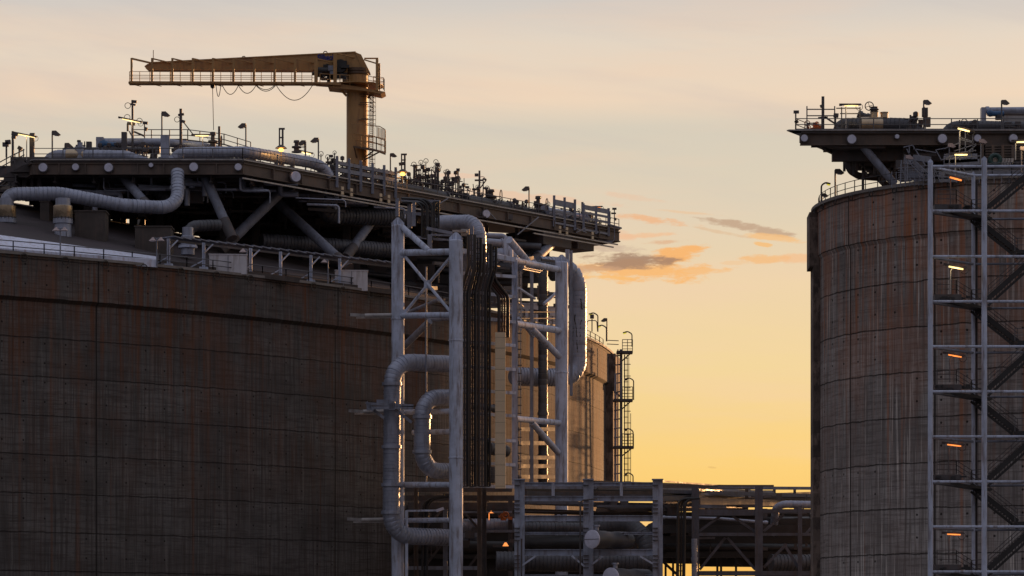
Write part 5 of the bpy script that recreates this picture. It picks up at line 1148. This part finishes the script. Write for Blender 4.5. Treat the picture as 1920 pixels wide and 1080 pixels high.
pipe('lagged_pipe', 'fat ribbed pipe hump left on the right platform deck', [rp_(1572, 256, 3), rp_(1576, 233.5, 3), rp_(1650, 233, 3), rp_(1706, 234, 3), rp_(1732, 258, 3)], .6, 'cladding_dark', [1.1, 3, 1.6], .38, group=pg)
solo('pipe_sleeve', MB().lathe(rp_(1614, 233, 3), [(.62, 0), (.66, .03), (.66, 1.9), (.62, 1.95)], 24, (1, 0, 0)), 'cladding_gold', 'shiny brown-gold sleeve on the fat pipe of the right platform', 'sleeve', rp_(1614, 233, 3))
smooth('smooth_pipe', 'side branch with a round cap over the fat pipe of the right platform', [rp_(1608, 214, 4), rp_(1632, 222, 4)], .3, 'cladding_dark', group=pg)
pipe('lagged_pipe', 'second ribbed pipe hump under the high pipes of the right platform', [rp_(1770, 256, 3), rp_(1784, 237, 3), rp_(1850, 237, 3), rp_(1905, 238, 3), rp_(1960, 240, 3)], .5, 'cladding_dark', 1.2, .38, group=pg)
smooth('smooth_pipe', 'upper smooth pipe at the top right corner of the right platform', [rp_(1846, 207, 5), rp_(1960, 206, 5)], .28, 'cladding', group=pg)
smooth('smooth_pipe', 'lower smooth pipe at the top right corner of the right platform', [rp_(1870, 214, 6), rp_(1960, 217, 6)], .28, 'cladding_dark', group=pg)
solo('box_column', MB().box(rp_(1843.5, 222, 4.5), (.42, .8, 1.9)), 'cladding', 'pale upright box column under the upper smooth pipe on the right platform', 'column', rp_(1843, 240, 4.5))
solo('pipe_box', MB().box(rp_(1920, 232, 5), (4, 1, 1.3)), 'galv_light', 'pale grey box at the right edge of the right platform', 'box', rp_(1920, 240, 5))
root = thing('blue_valve', 'dark blue valve by the box column on the right platform', 'valve', rp_(1865, 214, 4)); part('body', MB().sweep([rp_(1850, 213, 4), rp_(1856, 212, 4), rp_(1862, 213, 4), rp_(1882, 213, 4)], [.2, .35, .25, .25], 12), 'blue_paint', root); part('actuator', MB().lathe(rp_(1872, 214, 4), [(.2, 0), (.3, .15), (.3, .5)], 10, (0, 0, -1)), 'black_steel', root)
root = thing('handwheel_valve', 'valve with a big spoked handwheel on a gold neck on the right platform', 'valve', rp_(1639, 222, 3))
part('neck', MB().lathe(rp_(1639, 221, 3), [(.35, 0), (.35, .55)], 16), 'cladding_gold', root); part('body', MB().lathe(rp_(1639, 212, 3), [(.3, 0), (.4, .1), (.3, .2), (.45, .3), (.3, .45), (.35, .55)], 14), 'dark_steel', root)
w0 = rp_(1630, 199, 2.8); m = MB().ring(w0, .38, .045, (0, 1, 0), 20); m.beam(w0 - V(.36, 0, .1), w0 + V(.36, 0, .1), .04).beam(w0 - V(.1, 0, -.36), w0 + V(.1, 0, -.36), .04).beam(w0, rp_(1638, 207, 2.8), .08)
part('handwheel', m, 'dark_steel', root)
solo('pipe_nozzle', MB().lathe(rp_(1658, 221, 3), [(.34, 0), (.34, .4), (.4, .42), (.4, .5)], 18), 'cladding_gold', 'short gold-sided nozzle right of the handwheel valve', 'nozzle', rp_(1658, 221, 3))
GRR = 'small instrument stands along the right platform'
for i, (x, d, wd, h, n, lb) in enumerate(((1525, 2, .9, 1.0, 7, 'low brown machine parts at the left tip of the right platform'), (1702, 3, .7, 1.9, 7, 'small twin valves over the right end of the fat pipe'), (1717, 3, .6, 1.5, 5, 'bent gauge pipes left of the boxed floodlight'), (1812, 3, .7, 1.5, 6, 'small valves over the second pipe hump'), (1830, 3, .6, 1.2, 5, 'low fittings left of the pale box column'), (1900, 3, .8, 1.3, 6, 'low fittings at the far right of the right platform'))):
    cluster(V(rp_(x, 0, d).x, D0 + d, ZR), wd, h, n, lb, GRR, 300 + i, 'orange_paint' if i == 0 else 'dark_steel')
fg = 'floodlights on the right platform and tank rim'
flood(1732, 192, D0 + 2, ZR, 1, 'floodlight pole with a dark box behind the gap in the pipes', fg, .62, box=.9)
flood(1878, 192, D0 + 2, ZR, 1, 'floodlight pole above the blue valve on the right platform', fg, .62)
solo('junction_box', MB().box(rp_(1739, 229, 1.5), (.52, .4, .85)).beam(rp_(1733, 245, 1.5), rp_(1733, 200, 1.5), .09), 'beam_steel', 'brown junction box on the deck beside the boxed floodlight pole', 'junction box', rp_(1739, 229, 1.5))
mast(1543, 181, D0 + 1, .12, 'thick mast at the left end of the right platform', ((-5, 200, 0, 198, .25), (-4, 221, 3, 221, .2)), zb=ZR)
mast(1492, 209, D0 + .5, .06, 'thin sensor pole at the left tip of the right platform', ((-4, 210, 6, 210, .25), (0, 226, 3, 231, .3)), zb=ZR)
mast(1567, 213, D0 + .5, .05, 'short lamp stub beside the scaffold rails of the right platform', ((-4, 216, 5, 217, .35),), zb=ZR)
tg = 'tube lamps around the right platform'
tubelight(rp_(1583, 198.5, .5), rp_(1609, 198.5, .5), 'lit_yellow', 'tube lamp on the scaffold rails of the right platform', [rp_(1586, 244, .5), rp_(1586, 200, .5)], tg, r=.04)
# rim lamps of the right tank
rimR = lambda th, dz=.3: cpt(RT, th, RT[2], RR + dz)
pA = P(1566, 322, 290); flood(1566, 322, 290, RR + .3, 1, 'tall floodlight on the right tank rim at its left side', fg, .72)
hooklamp(1540, 345, 294, 392, 1, 'hooked yellow lamp at the left edge of the right tank rim', 'lit_sodium' if False else 'lit_green', fg)
flood(1541, 366, 293, RR + .2, 1, 'small floodlight below the hooked yellow lamp on the right tank rim', fg, .5)
# stairs and handrails heaped on the right tank roof
HS = thing('roof_stairs', 'jumble of grey stairs and handrails on the right tank roof under the platform', 'stairs', P(1720, 350, 278))
m = MB(); rs = random.Random(12)
def rb(x0, y0, x1, y1, w=.08, D=276): m.beam(P(x0, y0, D), P(x1, y1, D), w)
for (x0, y0, x1, y1) in ((1694, 276, 1711, 272), (1711, 272, 1723, 291), (1723, 291, 1735, 310), (1700, 279, 1712, 302), (1705, 275, 1705, 300), (1713, 279, 1755, 286), (1754, 280, 1765, 300), (1754, 281, 1772, 278), (1772, 278, 1798, 268), (1798, 268, 1800, 300), (1765, 300, 1790, 290), (1790, 283, 1830, 270), (1815, 284, 1830, 272), (1810, 240, 1810, 284), (1824, 252, 1824, 285), (1800, 258, 1826, 266), (1802, 262, 1826, 268), (1770, 290, 1830, 282), (1772, 298, 1840, 292), (1800, 250, 1800, 275), (1700, 300, 1730, 330), (1710, 296, 1742, 326), (1690, 300, 1688, 345), (1697, 290, 1697, 345)): rb(x0, y0, x1, y1)
for i in range(14): rb(1688 + i * 9, 308 + (i % 3) * 6, 1700 + i * 9, 340, .05, 277)
for i in range(8): rb(1684, 315 + i * 4.4, 1745, 310 + i * 4.6 + (i % 2) * 3, .06, 278)
for i in range(9): rb(1672 + i * 8.5, 322, 1672 + i * 8.5, 352 - i * .6, .08, 278.5)
for i in range(12): rb(1752 + i * 14, 318, 1752 + i * 14, 343, .06, 277)
for y in (322, 330): rb(1750, y, 1930, y - 3, .06, 277)
part('handrail', m, 'grey_steel', HS)
m = MB()
for (x0, y0, x1, y1, w) in ((1712, 296, 1745, 300, .5), (1710, 302, 1738, 330, .35), (1770, 300, 1832, 296, .7), (1770, 306, 1836, 304, .5), (1695, 300, 1710, 302, .7), (1700, 330, 1745, 328, .5), (1760, 330, 1930, 326, .6), (1760, 338, 1850, 337, .4)): m.beam(P(x0, y0, 279), P(x1, y1, 279), .5, w)
part('stair_flight', m, 'grey_steel', HS)
m = MB()
for i in range(40):
    x, y = rs.uniform(1690, 1930), rs.uniform(308, 342); m.box(P(x, y, rs.uniform(280, 286)), (rs.uniform(.2, 1.2), .5, rs.uniform(.2, .8)))
part('equipment', m, 'dark_steel', HS)
m = MB()
for i in range(6): m.beam(P(1848, 274 + i * 5, 281), P(1930, 273 + i * 5, 281), .3, .14)
for x in (1842, 1862, 1880, 1899, 1915): m.beam(P(x, 272, 280), P(x, 300, 280), .22)
part('louvre_rack', m, 'beam_steel', HS)
part('rear_wall', MB().box(P(1900, 312, 288), (9, 1, 2.2)), 'black_steel', HS)
ss = thing('piping_manifold', 'green-black valve ring beside a row of white curved pipes on the right tank roof', 'manifold', P(1870, 305, 280))
m = MB().ring(P(1866, 300, 279), .42, .2, (0, 1, 0), 22, 8); part('green_ring', m, 'green_box', ss)
part('ring_hub', MB().lathe(P(1866, 300, 279.2), [(.2, 0), (.24, .1), (.24, .3)], 14, (0, 1, 0)), 'galv_light', ss)
m = MB()
for i in range(4): x = 1880 + i * 5.5; m.sweep(fillet([P(x + 2, 297, 279.5), P(x + 1, 303, 279.5), P(x - 2, 309, 279.5)], .1, 3), .12, 8)
m.box(P(1890, 322, 282), (3.4, .4, .5)); part('white_pipe', m, 'galv_light', ss)
pk = 'pink-shaded lamps among the stairs of the right tank roof'
for (x, y, lb) in ((1701, 295, 'pale shaded lamp above a grey box at the left of the roof stairs'), (1780, 273, 'pale shaded lamp left of the middle handrails'), (1839, 265, 'pale shaded lamp in front of the small white disc'), (1915, 279, 'pale shaded lamp at the right edge by the louvre rack')):
    root = thing('shaded_lamp', lb, 'lamp', P(x, y, 275.5), pk); c = P(x, y, 275.5)
    part('lamp_shade', tilt_head(c, 1, .55), 'lamp_pink', root); part('post', MB().tube(c - UP * 2, c, .05), 'grey_steel', root)
tubelight(P(1796, 240.5, 275), P(1818, 246, 275), 'lit_yellow', 'bright tube lamp in front of the right platform girder', [P(1799, 283, 275), P(1799, 247, 275), P(1802, 243, 275)], tg, r=.085)
tubelight(P(1790, 290, 275), P(1814, 290, 275), 'lit_yellow', 'bright tube lamp over the stair tower top', [P(1791, 330, 275), P(1791, 292, 275)], tg, r=.07)
tubelight(P(1906, 266.5, 275), P(1930, 266, 275), 'lit_yellow', 'bright tube lamp cut by the right edge of the photo', [P(1904, 300, 275), P(1904, 268, 275)], tg, r=.07)
tubelight(P(1781, 332, 271), P(1803, 338, 271), 'lit_orange', 'orange tube lamp slanting just above the right tank rim', [P(1782, 384, 271), P(1782, 336, 271)], tg, r=.085)

# ------------------------------------------------------------ stair tower in front of the right tank
DS = 262.; sp_ = lambda x, y, d=0.: P(x, y, DS + d)
ST = thing('stair_tower', 'tall pale tubular stair tower in front of the right tank', 'stair tower', sp_(1790, 1080))
for (x, yt, d, r, mm) in ((1744.5, 305, 0, .21, 'painted_steel'), (1845.5, 300, 0, .23, 'painted_steel'), (1825, 328, 6, .16, 'painted_steel'), (1950, 300, 0, .22, 'painted_steel')):
    t = sp_(x, yt, d); part('column', MB().lathe(V(t.x, t.y, 0), [(r, 0), (r, t.z)], 20), mm, ST)
    part('column_cap', MB().poly([t + V(-r, 0, -.05), t + V(r, 0, -.05), t + V(r, 0, .12), t + V(0, 0, .32), t + V(-r, 0, .12)], (0, .06, 0)), mm, ST)
t = sp_(1830, 338, 6.3); part('h_post', MB().ibeam(V(t.x, t.y, 0), t, .2, .25, .05), 'dark_steel', ST)
ys = [312 + 84.45 * i for i in range(10)]; ys[1] = 395.5
for i, y in enumerate(ys):
    part('cross_tube', MB().sweep([sp_(1746, y), sp_(1960, y)], .115, 10), 'painted_steel', ST)
    yr = y + 16 * (1 - i / 12)
    part('rear_tube', MB().sweep([sp_(1748, y + 2, .2), sp_(1825, yr + 1, 6)], .11, 10), 'painted_steel' if i == 0 else 'grey_steel', ST)
    part('rear_tube', MB().sweep([sp_(1825, yr + 1, 6), sp_(1960, yr, 6)], .1, 10), 'painted_steel' if i == 0 else 'grey_steel', ST)
def flight(x0, y0, x1, y1, d, w, n=17):
    w = 2.3
    for dd in (0, w): part('stringer', MB().beam(sp_(x0, y0, d + dd), sp_(x1, y1, d + dd), .09, .42), 'black_steel', ST)
    m = MB()
    for i in range(n):
        t = (i + .5) / n; p = (sp_(x0, y0, d) + (sp_(x1, y1, d) - sp_(x0, y0, d)) * t); m.box(p + V(0, w / 2, .04), (.32, w - .1, .09)); m.box(p + V(.14, .12, -.28), (.06, .06, .56))
    m.beam(sp_(x0, y0, d + .12) - UP * .58, sp_(x1, y1, d + .12) - UP * .58, .08, .2)
    part('steps', m, 'black_steel', ST)
    m = MB()
    for dd in (0, w):
        a, b = sp_(x0, y0, d + dd), sp_(x1, y1, d + dd)
        for h in (.4, .72, 1.05): m.beam(a + UP * h, b + UP * h, .05)
        for i in range(5): p = a + (b - a) * i / 4; m.beam(p, p + UP * 1.05, .045)
    part('stair_handrail', m, 'dark_steel', ST)
for i in range(5):
    y = 395.5 + 169 * i
    if i < 5:
        flight(1820, y + 6, 1908, y + 76, 5.2, 1.1); flight(1853, y + 164, 1940, y + 86, 2.0, 1.1)
    if i == 0: flight(1853, 388, 1940, 316, 2.0, 1.1)
    # landing on the left with its railing
    p0, p1 = sp_(1753, y - 8, 1.2), sp_(1803, y - 8, 1.2)
    part('landing', MB().box((p0 + p1) / 2 + V(0, 1.6, 0), (p1.x - p0.x, 3.2, .42)), 'dark_steel', ST)
    part('landing_walkway', MB().beam(sp_(1760, y + 2, 3), sp_(1850, y + 16, 5), 1.6, .2), 'black_steel', ST)
    m = MB(); rail(m, [sp_(1757, y - 14, 1.2), sp_(1793, y - 14, 1.2)], 1.15, 3, 1.1, .03, False); rail(m, [sp_(1793, y - 14, 1.2), sp_(1822, y + 4, 3), sp_(1850, y + 2, 3)], 1.1, 3, 1.0, .03, False)
    part('landing_railing', m, 'dark_steel', ST)
    m = MB(); r_ = random.Random(50 + i)
    for k in range(10): m.box(sp_(1756 + r_.random() * 60, y - 10 + r_.random() * 6, 1 + r_.random()), (r_.uniform(.1, .6), .3, r_.uniform(.08, .3)))
    part('landing_bracket', m, 'black_steel', ST)
    q0, q1 = sp_(1903, y + 80, 3), sp_(1945, y + 80, 3)
    part('landing', MB().box((q0 + q1) / 2, (q1.x - q0.x, 2.6, .3)), 'black_steel', ST)
    m = MB(); rail(m, [sp_(1903, y + 76, 2), sp_(1940, y + 76, 2)], 1.1, 2, 1.1, .03, False); part('landing_railing', m, 'rail_steel', ST)
lg = 'tube lamps on the landings of the stair tower'
for (x0, y0, x1, y1, mm, lb) in ((1779, 499.5, 1806, 504.5, 'lit_yellow', 'yellow-white tube lamp on the uppermost lit landing of the stair tower'), (1778, 665, 1803, 669.5, 'lit_orange', 'orange tube lamp on the landing below the yellow-white one'), (1776, 833.5, 1802, 836.5, 'lit_orange', 'third lamp down on the stair tower, orange'), (1776, 1001.5, 1801, 1002.5, 'lit_orange', 'lowest orange tube lamp on the stair tower')):
    tubelight(sp_(x0, y0, 1), sp_(x1, y1, 1), mm, lb, [sp_(x0 + 3, y0 + 52, 1), sp_(x0 + 3, y0 + 8, 1), sp_(x0 + 7, y0 + 2, 1)], lg, pr=.05, r=.075 if mm == 'lit_yellow' else .055)
